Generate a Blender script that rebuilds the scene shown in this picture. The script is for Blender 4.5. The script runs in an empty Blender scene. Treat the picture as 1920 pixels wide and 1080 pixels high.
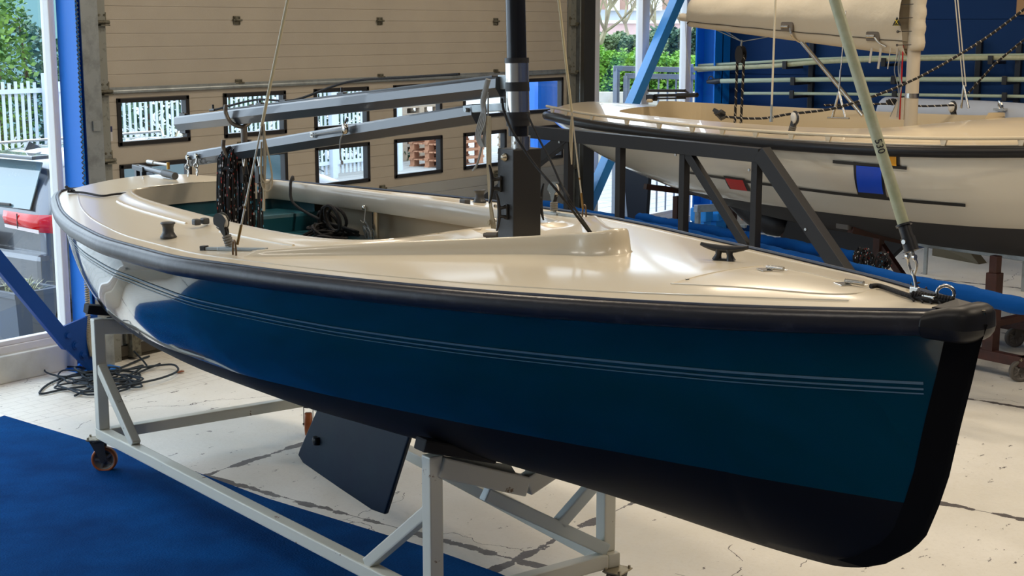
import bpy, bmesh, math, random
import numpy as np
from mathutils import Vector, Matrix, noise
random.seed(7)
scn = bpy.context.scene
COL = scn.collection
V3 = Vector
PI = math.pi

# ------------------------------------------------------------------ camera
H_CAM, F_PX = 2.4, 2720.0
PITCH = math.atan(490 / F_PX)
HEAD = math.radians(36.8)
Fh = V3((math.cos(HEAD), math.sin(HEAD), 0)); Rt = V3((math.sin(HEAD), -math.cos(HEAD), 0)); Zu = V3((0, 0, 1))
Fw = Fh * math.cos(PITCH) - Zu * math.sin(PITCH); Up = Fh * math.sin(PITCH) + Zu * math.cos(PITCH)
CAM = V3((0, 0, H_CAM))
cd = bpy.data.cameras.new('camera'); cam = bpy.data.objects.new('camera', cd); COL.objects.link(cam)
cd.sensor_width = 36; cd.lens = F_PX / 1920 * 36; cd.clip_start = .05; cd.clip_end = 400
m = Matrix((Rt, Up, -Fw)).transposed().to_4x4(); m.translation = CAM
cam.matrix_world = m
scn.camera = cam
scn.view_settings.view_transform = 'Standard'; scn.view_settings.look = 'None'
scn.view_settings.gamma = 1; scn.view_settings.use_curve_mapping = False
scn.view_settings.exposure = 0.22

# ------------------------------------------------------------------ sky and light
wd = bpy.data.worlds.new('sky'); scn.world = wd; wd.use_nodes = True
wn = wd.node_tree.nodes; wl = wd.node_tree.links
bg = wn['Background']; bg.inputs['Color'].default_value = (0.76, 0.885, 1.0, 1); bg.inputs['Strength'].default_value = 3.4

def area(name, loc, size, power, color, rot=(0, 0, 0)):
    d = bpy.data.lights.new(name, 'AREA'); d.shape = 'RECTANGLE'; d.size, d.size_y = size
    d.energy = power; d.color = color
    o = bpy.data.objects.new(name, d); COL.objects.link(o); o.location = loc; o.rotation_euler = rot
    return o
LAMPS = [(x, y) for x in (1.5, 6.0, 10.5) for y in (-1.2, 2.2, 5.6)]
for (x, y) in LAMPS:
    warm = (1.0, 0.88, 0.73)
    area('tube_light_source', (x, y, 5.02), (0.25, 1.5), (26 if x < 4 else 66), (1.0, .90, .78) if x < 4 else (1.0, .84, .64))

# ------------------------------------------------------------------ generic helpers
def ray(x, y): return Fw + Rt * ((x - 960) / F_PX) - Up * ((y - 540) / F_PX)
def PZ(x, y, z=0.0):
    d = ray(x, y); return CAM + d * ((z - H_CAM) / d.z)
def PW(x, y, Y):
    d = ray(x, y); return CAM + d * (Y / d.y)

def smooth_interp(xs, ys, x):
    n = len(xs)
    if x <= xs[0]: return ys[0]
    if x >= xs[-1]: return ys[-1]
    i = 0
    while xs[i + 1] < x: i += 1
    def sl(k):
        if k <= 0: return (ys[1] - ys[0]) / (xs[1] - xs[0])
        if k >= n - 1: return (ys[-1] - ys[-2]) / (xs[-1] - xs[-2])
        a = (ys[k] - ys[k - 1]) / (xs[k] - xs[k - 1]); b = (ys[k + 1] - ys[k]) / (xs[k + 1] - xs[k])
        return 0 if a * b <= 0 else 2 * a * b / (a + b)
    h = xs[i + 1] - xs[i]; t = (x - xs[i]) / h
    return ((2 * t**3 - 3 * t * t + 1) * ys[i] + (t**3 - 2 * t * t + t) * h * sl(i)
            + (-2 * t**3 + 3 * t * t) * ys[i + 1] + (t**3 - t * t) * h * sl(i + 1))

def catmull(pts, n=8, closed=False):
    pts = [V3(p) for p in pts]; out = []; N = len(pts)
    rng = range(N) if closed else range(N - 1)
    for i in rng:
        p0 = pts[(i - 1) % N] if (closed or i > 0) else pts[0] * 2 - pts[1]
        p1 = pts[i]; p2 = pts[(i + 1) % N]
        p3 = pts[(i + 2) % N] if (closed or i + 2 < N) else pts[-1] * 2 - pts[-2]
        for k in range(n):
            t = k / n
            out.append(0.5 * ((2 * p1) + (p2 - p0) * t + (2 * p0 - 5 * p1 + 4 * p2 - p3) * t * t + (3 * p1 - p0 - 3 * p2 + p3) * t**3))
    if not closed: out.append(pts[-1])
    return out

class MB:
    """collects geometry (coordinates of one frame) for one mesh object"""
    def __init__(s): s.v = []; s.f = []; s.sm = []; s.mi = []
    def add(s, vs, fs, smooth=False, mi=0):
        b = len(s.v); s.v += [V3(v) for v in vs]
        for f in fs: s.f.append([i + b for i in f]); s.sm.append(smooth); s.mi.append(mi)
        return s
    def box(s, c, d, rot=None, bev=0.0):
        hx, hy, hz = d[0] / 2, d[1] / 2, d[2] / 2
        if bev > 0:
            bm = bmesh.new(); bmesh.ops.create_cube(bm, size=1)
            for v in bm.verts: v.co = V3((v.co.x * d[0], v.co.y * d[1], v.co.z * d[2]))
            bmesh.ops.bevel(bm, geom=bm.edges[:], offset=min(bev, min(d) * .45), segments=2, affect='EDGES', profile=.6)
            vs = [v.co.copy() for v in bm.verts]; bm.verts.index_update(); fs = [[v.index for v in f.verts] for f in bm.faces]; bm.free()
        else:
            vs = [V3((x * hx, y * hy, z * hz)) for x in (-1, 1) for y in (-1, 1) for z in (-1, 1)]
            fs = [[0, 1, 3, 2], [4, 6, 7, 5], [0, 4, 5, 1], [2, 3, 7, 6], [0, 2, 6, 4], [1, 5, 7, 3]]
        R = rot if rot is not None else Matrix.Identity(3)
        return s.add([R @ v + V3(c) for v in vs], fs)
    def bb(s, a, b, bev=0.0):
        a = V3(a); b = V3(b); return s.box((a + b) / 2, [abs(b[i] - a[i]) for i in range(3)], None, bev)
    def beam(s, a, b, w, h, up=(0, 0, 1), bev=0.004):
        a = V3(a); b = V3(b); d = (b - a); L = d.length; d.normalize(); u = V3(up)
        if abs(d.dot(u)) > .98: u = V3((1, 0, 0))
        sd = d.cross(u).normalized(); u2 = sd.cross(d).normalized()
        R = Matrix((d, sd, u2)).transposed()
        return s.box((a + b) / 2, (L, w, h), R, bev)
    def tube(s, pts, r, n=10, caps=True, closed=False, flat=1.0):
        pts = [V3(p) for p in pts]; N = len(pts); rs = r if isinstance(r, (list, tuple)) else [r] * N
        vs = []; fs = []; nrm = None
        for i, p in enumerate(pts):
            if closed: t = pts[(i + 1) % N] - pts[(i - 1) % N]
            else: t = pts[min(i + 1, N - 1)] - pts[max(i - 1, 0)]
            if t.length < 1e-9: t = V3((0, 0, 1))
            t.normalize()
            if nrm is None:
                nrm = t.orthogonal().normalized()
                if abs(t.z) < .9: nrm = (Zu - t * t.z).normalized()
            else: nrm = (nrm - t * nrm.dot(t)); nrm = nrm.normalized() if nrm.length > 1e-6 else t.orthogonal().normalized()
            bn = t.cross(nrm)
            for k in range(n):
                a = 2 * PI * k / n + PI / n
                vs.append(p + (nrm * math.cos(a) + bn * math.sin(a) * flat) * rs[i])
        for i in range(N - 1 + (1 if closed else 0)):
            for k in range(n):
                a = i * n + k; b = i * n + (k + 1) % n; j = (i + 1) % N
                fs.append([a, b, j * n + (k + 1) % n, j * n + k])
        s.add(vs, fs, n > 6)
        if caps and not closed:
            s.add(vs[:n], [list(range(n))[::-1]]); s.add(vs[(N - 1) * n:N * n], [list(range(n))])
        return s
    def cyl(s, a, b, r, n=20, r2=None): return s.tube([a, b], [r, r if r2 is None else r2], n)
    def lathe(s, prof, c, axis=(0, 0, 1), n=24, cap=True):
        ax = V3(axis).normalized(); u = ax.orthogonal().normalized(); w = ax.cross(u); c = V3(c)
        vs = []; fs = []
        for (r, h) in prof:
            for k in range(n):
                a = 2 * PI * k / n; vs.append(c + ax * h + (u * math.cos(a) + w * math.sin(a)) * max(r, 1e-4))
        for i in range(len(prof) - 1):
            for k in range(n): fs.append([i * n + k, i * n + (k + 1) % n, (i + 1) * n + (k + 1) % n, (i + 1) * n + k])
        s.add(vs, fs, True)
        for base in ((0, (len(prof) - 1) * n) if cap else ()): s.add(vs[base:base + n], [list(range(n))])
        return s
    def torus(s, c, axis, R, r, n=20, m=8, a0=0, a1=2 * PI):
        ax = V3(axis).normalized(); u = ax.orthogonal().normalized(); w = ax.cross(u)
        full = abs(a1 - a0 - 2 * PI) < 1e-6; k_ = n if full else n + 1
        pts = [V3(c) + (u * math.cos(a0 + (a1 - a0) * k / n) + w * math.sin(a0 + (a1 - a0) * k / n)) * R for k in range(k_)]
        return s.tube(pts, r, m, True, full)
    def grid(s, rows, smooth=True, closeu=False, mi=0):
        nr = len(rows); nc = len(rows[0]); vs = [p for r in rows for p in r]; fs = []
        for i in range(nr - 1):
            for j in range(nc - 1 + (1 if closeu else 0)):
                fs.append([i * nc + j, i * nc + (j + 1) % nc, (i + 1) * nc + (j + 1) % nc, (i + 1) * nc + j])
        return s.add(vs, fs, smooth, mi)
    def prism(s, poly, ext, smooth=False):
        n = len(poly); poly = [V3(p) for p in poly]; e = V3(ext)
        return s.add(poly + [p + e for p in poly], [list(range(n))[::-1], list(range(n, 2 * n))] + [[i, (i + 1) % n, n + (i + 1) % n, n + i] for i in range(n)], smooth)
    def bounds(s):
        a = np.array([tuple(v) for v in s.v]); return a.min(0), a.max(0)

def finish(ob, label=None, cat=None, group=None, kind=None):
    if label: ob['label'] = label
    if cat: ob['category'] = cat
    if group: ob['group'] = group
    if kind: ob['kind'] = kind
    return ob

def build(name, mb, mat, parent=None, base=None, frame=None, label=None, cat=None, group=None, kind=None, solid=0.0, recalc=True, weld=False):
    """one mesh object. parent given: vertices are in the root's frame, shifted by the root's base"""
    if parent is not None: base = V3(parent.get('_b', (0, 0, 0)))
    elif base is None:
        lo, hi = mb.bounds(); base = V3(((lo[0] + hi[0]) / 2, (lo[1] + hi[1]) / 2, lo[2]))
    base = V3(base)
    me = bpy.data.meshes.new(name)
    me.from_pydata([tuple(v - base) for v in mb.v], [], mb.f)
    for p, sm_, mi_ in zip(me.polygons, mb.sm, mb.mi): p.use_smooth = sm_; p.material_index = mi_
    if recalc or weld:
        bm = bmesh.new(); bm.from_mesh(me)
        if weld: bmesh.ops.remove_doubles(bm, verts=bm.verts[:], dist=1e-5)
        bmesh.ops.recalc_face_normals(bm, faces=bm.faces[:]); bm.to_mesh(me); bm.free()
    for mt in (mat if isinstance(mat, (list, tuple)) else [mat]): me.materials.append(mt)
    ob = bpy.data.objects.new(name, me); COL.objects.link(ob)
    if parent is not None:
        ob.parent = parent; ob['_b'] = tuple(base)
    else:
        Fm = frame if frame is not None else Matrix.Identity(4)
        ob.matrix_world = Fm @ Matrix.Translation(base); ob['_b'] = tuple(base)
    if solid:
        md = ob.modifiers.new('thickness', 'SOLIDIFY'); md.thickness = solid; md.offset = 0
    return finish(ob, label, cat, group, kind)

def thing(name, base, frame, label, cat, group=None):
    o = bpy.data.objects.new(name, None); COL.objects.link(o); o.empty_display_size = .1
    o.matrix_world = (frame if frame is not None else Matrix.Identity(4)) @ Matrix.Translation(V3(base))
    o['_b'] = tuple(base); return finish(o, label, cat, group)

# ------------------------------------------------------------------ materials
MATS = {}
def mat(name, col, rough=.5, metal=0, coat=0, spec=.5, emis=None, bump=None, var=None, trans=0, sheen=0):
    if name in MATS: return MATS[name]
    m = bpy.data.materials.new(name); m.use_nodes = True; nt = m.node_tree; b = nt.nodes['Principled BSDF']
    b.inputs['Base Color'].default_value = (*col, 1); b.inputs['Roughness'].default_value = rough
    b.inputs['Metallic'].default_value = metal; b.inputs['Coat Weight'].default_value = coat; b.inputs['Coat Roughness'].default_value = .03
    b.inputs['Specular IOR Level'].default_value = spec; b.inputs['Transmission Weight'].default_value = trans
    b.inputs['Sheen Weight'].default_value = sheen
    if emis: b.inputs['Emission Color'].default_value = (*emis[0], 1); b.inputs['Emission Strength'].default_value = emis[1]
    tc = None
    if bump or var: tc = nt.nodes.new('ShaderNodeTexCoord')
    if bump:
        n = nt.nodes.new('ShaderNodeTexNoise'); n.inputs['Scale'].default_value = bump[0]; n.inputs['Detail'].default_value = 4
        bp = nt.nodes.new('ShaderNodeBump'); bp.inputs['Strength'].default_value = bump[1]; bp.inputs['Distance'].default_value = bump[2] if len(bump) > 2 else .01
        nt.links.new(tc.outputs['Object'], n.inputs['Vector']); nt.links.new(n.outputs['Fac'], bp.inputs['Height']); nt.links.new(bp.outputs['Normal'], b.inputs['Normal'])
    if var:
        n = nt.nodes.new('ShaderNodeTexNoise'); n.inputs['Scale'].default_value = var[0]; n.inputs['Detail'].default_value = 6; n.inputs['Roughness'].default_value = .65
        mx = nt.nodes.new('ShaderNodeMix'); mx.data_type = 'RGBA'; mx.inputs[6].default_value = (*col, 1); mx.inputs[7].default_value = (*var[1], 1)
        mr = nt.nodes.new('ShaderNodeMapRange'); mr.inputs[1].default_value = var[2]; mr.inputs[2].default_value = var[3]
        nt.links.new(tc.outputs['Object'], n.inputs['Vector']); nt.links.new(n.outputs['Fac'], mr.inputs[0]); nt.links.new(mr.outputs[0], mx.inputs[0])
        nt.links.new(mx.outputs[2], b.inputs['Base Color'])
    MATS[name] = m; return m

class NX:
    """tiny node expression writer"""
    def __init__(s, m): s.nt = m.node_tree
    def n(s, t): return s.nt.nodes.new(t)
    def link(s, a, b): s.nt.links.new(a, b)
    def m(s, op, a, b=None, c=None):
        nd = s.n('ShaderNodeMath'); nd.operation = op
        for i, x in enumerate((a, b, c)):
            if x is None: continue
            if isinstance(x, (int, float)): nd.inputs[i].default_value = x
            else: s.link(x, nd.inputs[i])
        return nd.outputs[0]
    def noise(s, vec, scale, detail=4, rough=.6):
        nd = s.n('ShaderNodeTexNoise'); nd.inputs['Scale'].default_value = scale; nd.inputs['Detail'].default_value = detail; nd.inputs['Roughness'].default_value = rough
        s.link(vec, nd.inputs['Vector']); return nd.outputs['Fac']
    def mix(s, f, a, b):
        nd = s.n('ShaderNodeMix'); nd.data_type = 'RGBA'
        if isinstance(f, (int, float)): nd.inputs[0].default_value = f
        else: s.link(f, nd.inputs[0])
        for i, x in ((6, a), (7, b)):
            if isinstance(x, tuple): nd.inputs[i].default_value = (*x, 1)
            else: s.link(x, nd.inputs[i])
        return nd.outputs[2]
    def rng(s, v, a, b, c=0, d=1):
        nd = s.n('ShaderNodeMapRange'); s.link(v, nd.inputs[0])
        for i, x in enumerate((a, b, c, d)): nd.inputs[i + 1].default_value = x
        return nd.outputs[0]
    def scalevec(s, vec, k):
        nd = s.n('ShaderNodeVectorMath'); nd.operation = 'MULTIPLY'; s.link(vec, nd.inputs[0]); nd.inputs[1].default_value = k; return nd.outputs[0]

gel_cream = mat('cream_gelcoat', (.68, .61, .475), .30, coat=.5)
gel_cream.node_tree.nodes['Principled BSDF'].inputs['Coat Roughness'].default_value = .13
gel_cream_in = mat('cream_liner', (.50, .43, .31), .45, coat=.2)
gel_white = mat('white_gelcoat', (.60, .55, .46), .3, coat=.5)
teal_in = mat('teal_paint', (.006, .07, .10), .35, coat=.3)
rubber = mat('black_rubber', (.011, .011, .013), .42, spec=.3, bump=(60, .1, .004))
rubber_worn = mat('worn_rubber', (.018, .018, .024), .34, bump=(30, .25, .004), var=(14, (.05, .05, .065), .55, .75))
blk_plastic = mat('black_plastic', (.016, .016, .018), .4)
blk_metal = mat('black_anodised', (.010, .011, .015), .30, metal=.3, coat=.2)
gry_alu = mat('grey_anodised', (.032, .040, .052), .30, metal=.15, spec=.8, coat=.3)
steel = mat('stainless_steel', (.62, .60, .56), .22, metal=1)
polished = mat('polished_sleeve', (.82, .80, .76), .24, metal=1)
galv = mat('galvanised_steel', (.38, .42, .44), .42, metal=.7, bump=(40, .05), var=(9, (.25, .28, .29), .45, .7))
galv_dirty = mat('dirty_galvanised', (.17, .165, .13), .55, metal=.5, var=(18, (.05, .045, .03), .45, .65))
stand_paint = mat('chipped_white_paint', (.66, .65, .56), .4, coat=.1, var=(9, (.17, .09, .04), .66, .68))
black_steel = mat('black_frame_steel', (.012, .012, .014), .5, spec=.35, bump=(90, .1, .002))
brown_steel = mat('red_brown_primer', (.060, .018, .012), .6, var=(10, (.03, .012, .01), .4, .7))
blue_beam = mat('blue_painted_steel', (.003, .17, .66), .38, spec=.4)
blue_beam_lt = mat('light_blue_painted_steel', (.05, .28, .68), .35, coat=.3)
navy_beam = mat('dark_blue_painted_steel', (.002, .050, .26), .45, spec=.25)
navy_wall = mat('navy_wall_cladding', (.002, .030, .12), .6, spec=.2, bump=(20, .05))
white_frame = mat('white_window_profile', (.70, .70, .69), .4)
white_plint = mat('white_plinth', (.66, .67, .62), .6, bump=(8, .1), var=(3, (.5, .5, .44), .5, .8))
cloth_blue = mat('blue_wrap_cloth', (.002, .060, .26), .85, spec=.1, bump=(25, .5, .01))
cream_cloth = mat('cream_canvas', (.60, .54, .43), .8, bump=(18, .35, .01))
gpole = mat('green_glassfibre', (.40, .42, .25), .45, bump=(50, .2, .003), var=(20, (.52, .52, .36), .35, .7))
gpole_pale = mat('pale_green_glassfibre', (.42, .50, .38), .45)
rope_blk = mat('black_rope', (.008, .008, .010), .85, bump=(150, .8, .004))
rope_nat = mat('natural_rope', (.42, .36, .25), .8, bump=(200, .6, .002))
rope_gry = mat('grey_rope', (.30, .32, .33), .8, bump=(200, .6, .002))
red_mat = mat('red_paint', (.55, .01, .01), .4)
orange = mat('orange_polyurethane', (.35, .09, .02), .45)
rim_grey = mat('grey_wheel_rim', (.16, .15, .14), .5, metal=.4)
white_shv = mat('white_sheave', (.65, .63, .58), .4)
antif = mat('dark_antifouling', (.020, .022, .030), .55)
keelmat = mat('keel_coating', (.010, .017, .030), .42, var=(3, (.014, .03, .04), .4, .7))
brass = mat('brass', (.5, .3, .08), .3, metal=1)
varn_red = mat('red_block', (.35, .005, .01), .5)

def speckled_rope():
    m = mat('speckled_rope', (.006, .006, .008), .85); x = NX(m); tc = x.n('ShaderNodeTexCoord'); v = tc.outputs['Object']
    nz = x.n('ShaderNodeTexVoronoi'); nz.inputs['Scale'].default_value = 80; sv = x.scalevec(v, (1, 1, .45)); x.link(sv, nz.inputs['Vector'])
    k = x.m('LESS_THAN', nz.outputs['Distance'], .27); colr = x.n('ShaderNodeValToRGB'); colr.color_ramp.interpolation = 'CONSTANT'
    cr = colr.color_ramp; cr.elements[0].color = (.6, .6, .65, 1); cr.elements[1].position = .45; cr.elements[1].color = (.45, .06, .05, 1)
    e = cr.elements.new(.72); e.color = (.06, .3, .5, 1)
    sp = x.n('ShaderNodeSeparateColor'); x.link(nz.outputs['Color'], sp.inputs[0]); x.link(sp.outputs[0], colr.inputs[0])
    x.link(x.mix(k, (.006, .006, .008), colr.outputs[0]), m.node_tree.nodes['Principled BSDF'].inputs['Base Color']); return m
rope_sp = speckled_rope()
def fleck_rope():
    m = mat('flecked_rope', (.008, .008, .01), .85); x = NX(m); tc = x.n('ShaderNodeTexCoord')
    w = x.n('ShaderNodeTexWave'); w.inputs['Scale'].default_value = 9; w.inputs['Distortion'].default_value = 1.5; w.bands_direction = 'DIAGONAL'; x.link(tc.outputs['Object'], w.inputs['Vector'])
    x.link(x.mix(x.m('GREATER_THAN', w.outputs['Fac'], .95), (.008, .008, .01), (.4, .36, .3)), m.node_tree.nodes['Principled BSDF'].inputs['Base Color']); return m
rope_fl = fleck_rope()

def glass_mat(name, tint=(1, 1, 1), refl=.10):
    m = bpy.data.materials.new(name); m.use_nodes = True; nt = m.node_tree; nt.nodes.clear()
    o = nt.nodes.new('ShaderNodeOutputMaterial'); mx = nt.nodes.new('ShaderNodeMixShader'); t = nt.nodes.new('ShaderNodeBsdfTransparent'); g = nt.nodes.new('ShaderNodeBsdfGlossy')
    t.inputs[0].default_value = (*tint, 1); g.inputs['Roughness'].default_value = 0.0
    g_ = nt.nodes.new('ShaderNodeNewGeometry'); dt = nt.nodes.new('ShaderNodeVectorMath'); dt.operation = 'DOT_PRODUCT'
    nt.links.new(g_.outputs['Normal'], dt.inputs[0]); nt.links.new(g_.outputs['Incoming'], dt.inputs[1])
    def mth(op, a, b=None):
        n = nt.nodes.new('ShaderNodeMath'); n.operation = op
        for i, v in enumerate((a, b)):
            if v is None: continue
            if isinstance(v, (int, float)): n.inputs[i].default_value = v
            else: nt.links.new(v, n.inputs[i])
        return n
    c_ = mth('ABSOLUTE', dt.outputs['Value']); f = mth('ADD', mth('MULTIPLY', mth('POWER', mth('SUBTRACT', 1.0, c_.outputs[0]).outputs[0], 5.0).outputs[0], .9).outputs[0], .06)
    nt.links.new(f.outputs[0], mx.inputs[0]); nt.links.new(t.outputs[0], mx.inputs[1]); nt.links.new(g.outputs[0], mx.inputs[2]); nt.links.new(mx.outputs[0], o.inputs[0]); return m
glass = glass_mat('window_glass', (.93, .97, 1.0))
car_glass = mat('car_glass', (.10, .17, .20), .05, coat=1, spec=.8)

def floor_material():
    m = mat('painted_concrete_floor', (.7, .68, .6), .42); x = NX(m); b = m.node_tree.nodes['Principled BSDF']
    g = x.n('ShaderNodeNewGeometry'); P = g.outputs['Position']; sp = x.n('ShaderNodeSeparateXYZ'); x.link(P, sp.inputs[0]); X, Y = sp.outputs[0], sp.outputs[1]
    wob = x.rng(x.noise(P, 2.5, 4), 0, 1, -.009, .009)
    def seamdist(c, vals):
        d = None
        for v in vals:
            e = x.m('ABSOLUTE', x.m('SUBTRACT', x.m('ADD', c, wob), v)); d = e if d is None else x.m('MINIMUM', d, e)
        return d
    dx = seamdist(X, (5.06, 7.01, 9.18, 11.4, 13.5, 2.9)); dy = seamdist(Y, (3.77, 5.88, 1.6, -.5))
    d = x.m('MINIMUM', dx, dy)
    n1 = x.noise(P, 5, 6, .65); n2 = x.noise(P, 38, 4, .7); n3 = x.noise(P, 1.1, 3)
    # paint flaked off along the joints
    flake = x.m('MULTIPLY', x.m('GREATER_THAN', x.m('SUBTRACT', n1, x.m('MULTIPLY', d, 5.5)), .40), x.m('LESS_THAN', d, .035))
    crack = x.m('LESS_THAN', d, .003)
    sv = x.scalevec(P, (1.0, 2.2, 1)); n4 = x.noise(sv, 7, 8, .72)
    spots = x.m('MULTIPLY', x.m('GREATER_THAN', n4, .635), x.m('GREATER_THAN', n3, .46))
    worn = x.m('MAXIMUM', x.m('MAXIMUM', flake, crack), spots)
    # thin wandering hairlines
    vo = x.n('ShaderNodeTexVoronoi'); vo.feature = 'DISTANCE_TO_EDGE'; vo.inputs['Scale'].default_value = .55
    ad = x.n('ShaderNodeVectorMath'); ad.operation = 'ADD'; nv = x.n('ShaderNodeTexNoise'); nv.inputs['Scale'].default_value = 2.3; nv.inputs['Detail'].default_value = 6; x.link(P, nv.inputs['Vector'])
    x.link(P, ad.inputs[0]); x.link(x.scalevec(nv.outputs['Color'], (.5, .5, 0)), ad.inputs[1]); x.link(ad.outputs[0], vo.inputs['Vector'])
    hair = x.m('MULTIPLY', x.m('LESS_THAN', vo.outputs['Distance'], .0010), x.m('GREATER_THAN', n3, .5))
    worn = x.m('MAXIMUM', worn, hair)
    # painted brick paving strip near the glazed wall
    br = x.n('ShaderNodeTexBrick'); br.inputs['Scale'].default_value = 1; br.inputs['Mortar Size'].default_value = .004; br.inputs['Brick Width'].default_value = .22; br.inputs['Row Height'].default_value = .085
    br.inputs['Color1'].default_value = br.inputs['Color2'].default_value = (0, 0, 0, 1); br.inputs['Mortar'].default_value = (1, 1, 1, 1); x.link(P, br.inputs['Vector'])
    brm = x.m('MULTIPLY', x.m('MULTIPLY', br.outputs['Color'], x.m('GREATER_THAN', x.m('ADD', Y, x.m('MULTIPLY', wob, 3)), 7.45)), .30)
    base = x.mix(x.rng(n3, .35, .7), (.70, .68, .62), (.80, .785, .74))
    base = x.mix(x.rng(n2, .5, .8, 0, .25), base, (.50, .47, .40))
    base = x.mix(brm, base, (.22, .2, .17))
    worncol = x.mix(n2, (.055, .05, .055), (.14, .125, .12))
    x.link(x.mix(worn, base, worncol), b.inputs['Base Color'])
    x.link(x.rng(n1, .3, .8, .30, .55), b.inputs['Roughness'])
    bp = x.n('ShaderNodeBump'); bp.inputs['Strength'].default_value = .35; bp.inputs['Distance'].default_value = .004
    x.link(x.m('SUBTRACT', x.m('ADD', n2, x.m('MULTIPLY', n1, 1.5)), x.m('ADD', x.m('MULTIPLY', worn, 1.0), brm)), bp.inputs['Height']); x.link(bp.outputs[0], b.inputs['Normal']); return m
floor_mat = floor_material()

def hull_material(name, top, bottom, z_line, tilt=0.0, rough=.12, coat=1.0):
    m = mat(name, top, rough, coat=coat); x = NX(m); b = m.node_tree.nodes['Principled BSDF']
    tc = x.n('ShaderNodeTexCoord'); sp = x.n('ShaderNodeSeparateXYZ'); x.link(tc.outputs['Object'], sp.inputs[0])
    z = x.m('SUBTRACT', sp.outputs[2], x.m('MULTIPLY', sp.outputs[0], tilt)); k = x.m('LESS_THAN', z, z_line)
    x.link(x.mix(k, top, bottom), b.inputs['Base Color']); x.link(x.m('ADD', x.m('MULTIPLY', k, .40), rough), b.inputs['Roughness'])
    x.link(x.m('MULTIPLY', x.m('SUBTRACT', 1, k), coat), b.inputs['Coat Weight']); x.link(x.m('SUBTRACT', .5, x.m('MULTIPLY', k, .35)), b.inputs['Specular IOR Level']); return m

def carpet_material():
    m = mat('blue_carpet', (.004, .05, .20), .95, spec=.05); x = NX(m); b = m.node_tree.nodes['Principled BSDF']; g = x.n('ShaderNodeNewGeometry'); P = g.outputs['Position']
    n1 = x.noise(P, 2.2, 6, .6); n2 = x.noise(P, 90, 3)
    c = x.mix(x.rng(n1, .35, .75), (.001, .042, .165), (.002, .085, .31)); c = x.mix(x.rng(n2, .3, .8, 0, .5), c, (.002, .03, .13))
    x.link(c, b.inputs['Base Color']); bp = x.n('ShaderNodeBump'); bp.inputs['Distance'].default_value = .006; bp.inputs['Strength'].default_value = .8; x.link(n2, bp.inputs['Height']); x.link(bp.outputs[0], b.inputs['Normal']); return m
carpet_mat = carpet_material()
door_mat = mat('sandwich_door_panel', (.385, .35, .295), .5, bump=(160, .25, .003), var=(1.2, (.345, .315, .27), .4, .7))
door_low = mat('lower_door_panel', (.30, .315, .32), .5, bump=(160, .2, .003))

# ------------------------------------------------------------------ setting
GX0, GX1, GY0, YW, CEIL = -3.0, 15.4, -5.0, 8.6, 5.2
b = MB(); b.bb((GX0, GY0, -.2), (GX1, YW + .05, 0)); build('floor', b, floor_mat, kind='structure')
b = MB(); b.bb((GX0, GY0, CEIL), (GX1, YW + .1, CEIL + .1)); build('ceiling', b, mat('ceiling_panels', (.42, .41, .38), .8), kind='structure')
b = MB(); b.bb((GX0 - .1, GY0, 0), (GX0, YW, CEIL)); build('wall_left', b, mat('pale_wall', (.30, .31, .32), .8), kind='structure')
b = MB(); b.bb((GX0, GY0 - .1, 0), (GX1, GY0, CEIL)); build('wall_front', b, navy_wall, kind='structure')
b = MB()
z = 0.0
for zz in (.0, .62, 1.24, 1.86, 2.48, 3.1, 3.72, 4.34): b.bb((GX1, GY0, zz), (GX1 + .1, YW - .06, zz + .612))
b.bb((GX1 + .01, GY0, 0), (GX1 + .1, YW, CEIL)); build('wall_right', b, navy_wall, kind='structure')
# wall above door and glazing
b = MB(); b.bb((GX0, YW, 4.3), (GX1, YW + .1, CEIL)); build('wall_back', b, mat('pale_wall2', (.35, .35, .33), .8), kind='structure')
# carpet
cp = [(-2.9, 6.9), (4.0, 7.6), (4.9, 7.74), (5.13, 7.80), (5.09, 6.94), (5.08, 6.5), (5.075, 6.04), (4.98, 5.3), (4.953, 4.72), (4.921, 4.15), (4.90, 3.97), (4.865, 3.7), (4.8, 3.45), (4.2, 3.0), (4.2, 1.0), (-2.9, 1.0)]
cp = [(x, y) for x, y in cp]
b = MB(); b.prism([(x, y, .0005) for x, y in cp], (0, 0, .009)); carpet = build('carpet', b, carpet_mat, label='worn royal blue carpet lying on the white floor at the lower left', cat='carpet')

# glazing: left part and right part
def glazing(n, x0, x1, posts, plinth_h, label):
    t = bpy.data.objects.new('window_%d' % n, None); COL.objects.link(t); t.location = (x0, YW, 0); t['_b'] = (x0, YW, 0.0); t['kind'] = 'structure'
    b = MB(); b.bb((x0, YW - .06, 0), (x1, YW + .08, plinth_h), .01); b.bb((x0, YW - .02, 0), (x1, YW + .08, plinth_h + .01)); build('window_plinth', b, white_plint, t)
    b = MB(); b.bb((x0, YW - .015, plinth_h), (x1, YW + .06, plinth_h + .055), .006); b.bb((x0, YW + .0, plinth_h + .055), (x1, YW + .06, plinth_h + .09), .006)
    b.bb((x0, YW - .015, 4.2), (x1, YW + .06, 4.3))
    for (px, w) in posts:
        b.bb((px, YW - .03, plinth_h), (px + w * .45, YW + .06, 4.3), .008); b.bb((px + w * .5, YW - .015, plinth_h), (px + w, YW + .06, 4.3), .008)
    build('window_frame', b, white_frame, t)
    b = MB(); b.add([(x0, YW + .03, plinth_h), (x1, YW + .03, plinth_h), (x1, YW + .03, 4.3), (x0, YW + .03, 4.3)], [[0, 1, 2, 3]]); build('window_pane', b, glass, t)
    return t
glazing(1, GX0, 6.235, [(-2.9, .16), (-.5, .17), (1.6, .17), (3.7, .17), (6.172, .062)], .19, '')
glazing(2, 12.62, 14.95, [(12.86, .17), (13.86, .17), (14.82, .14)], .20, '')

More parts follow.
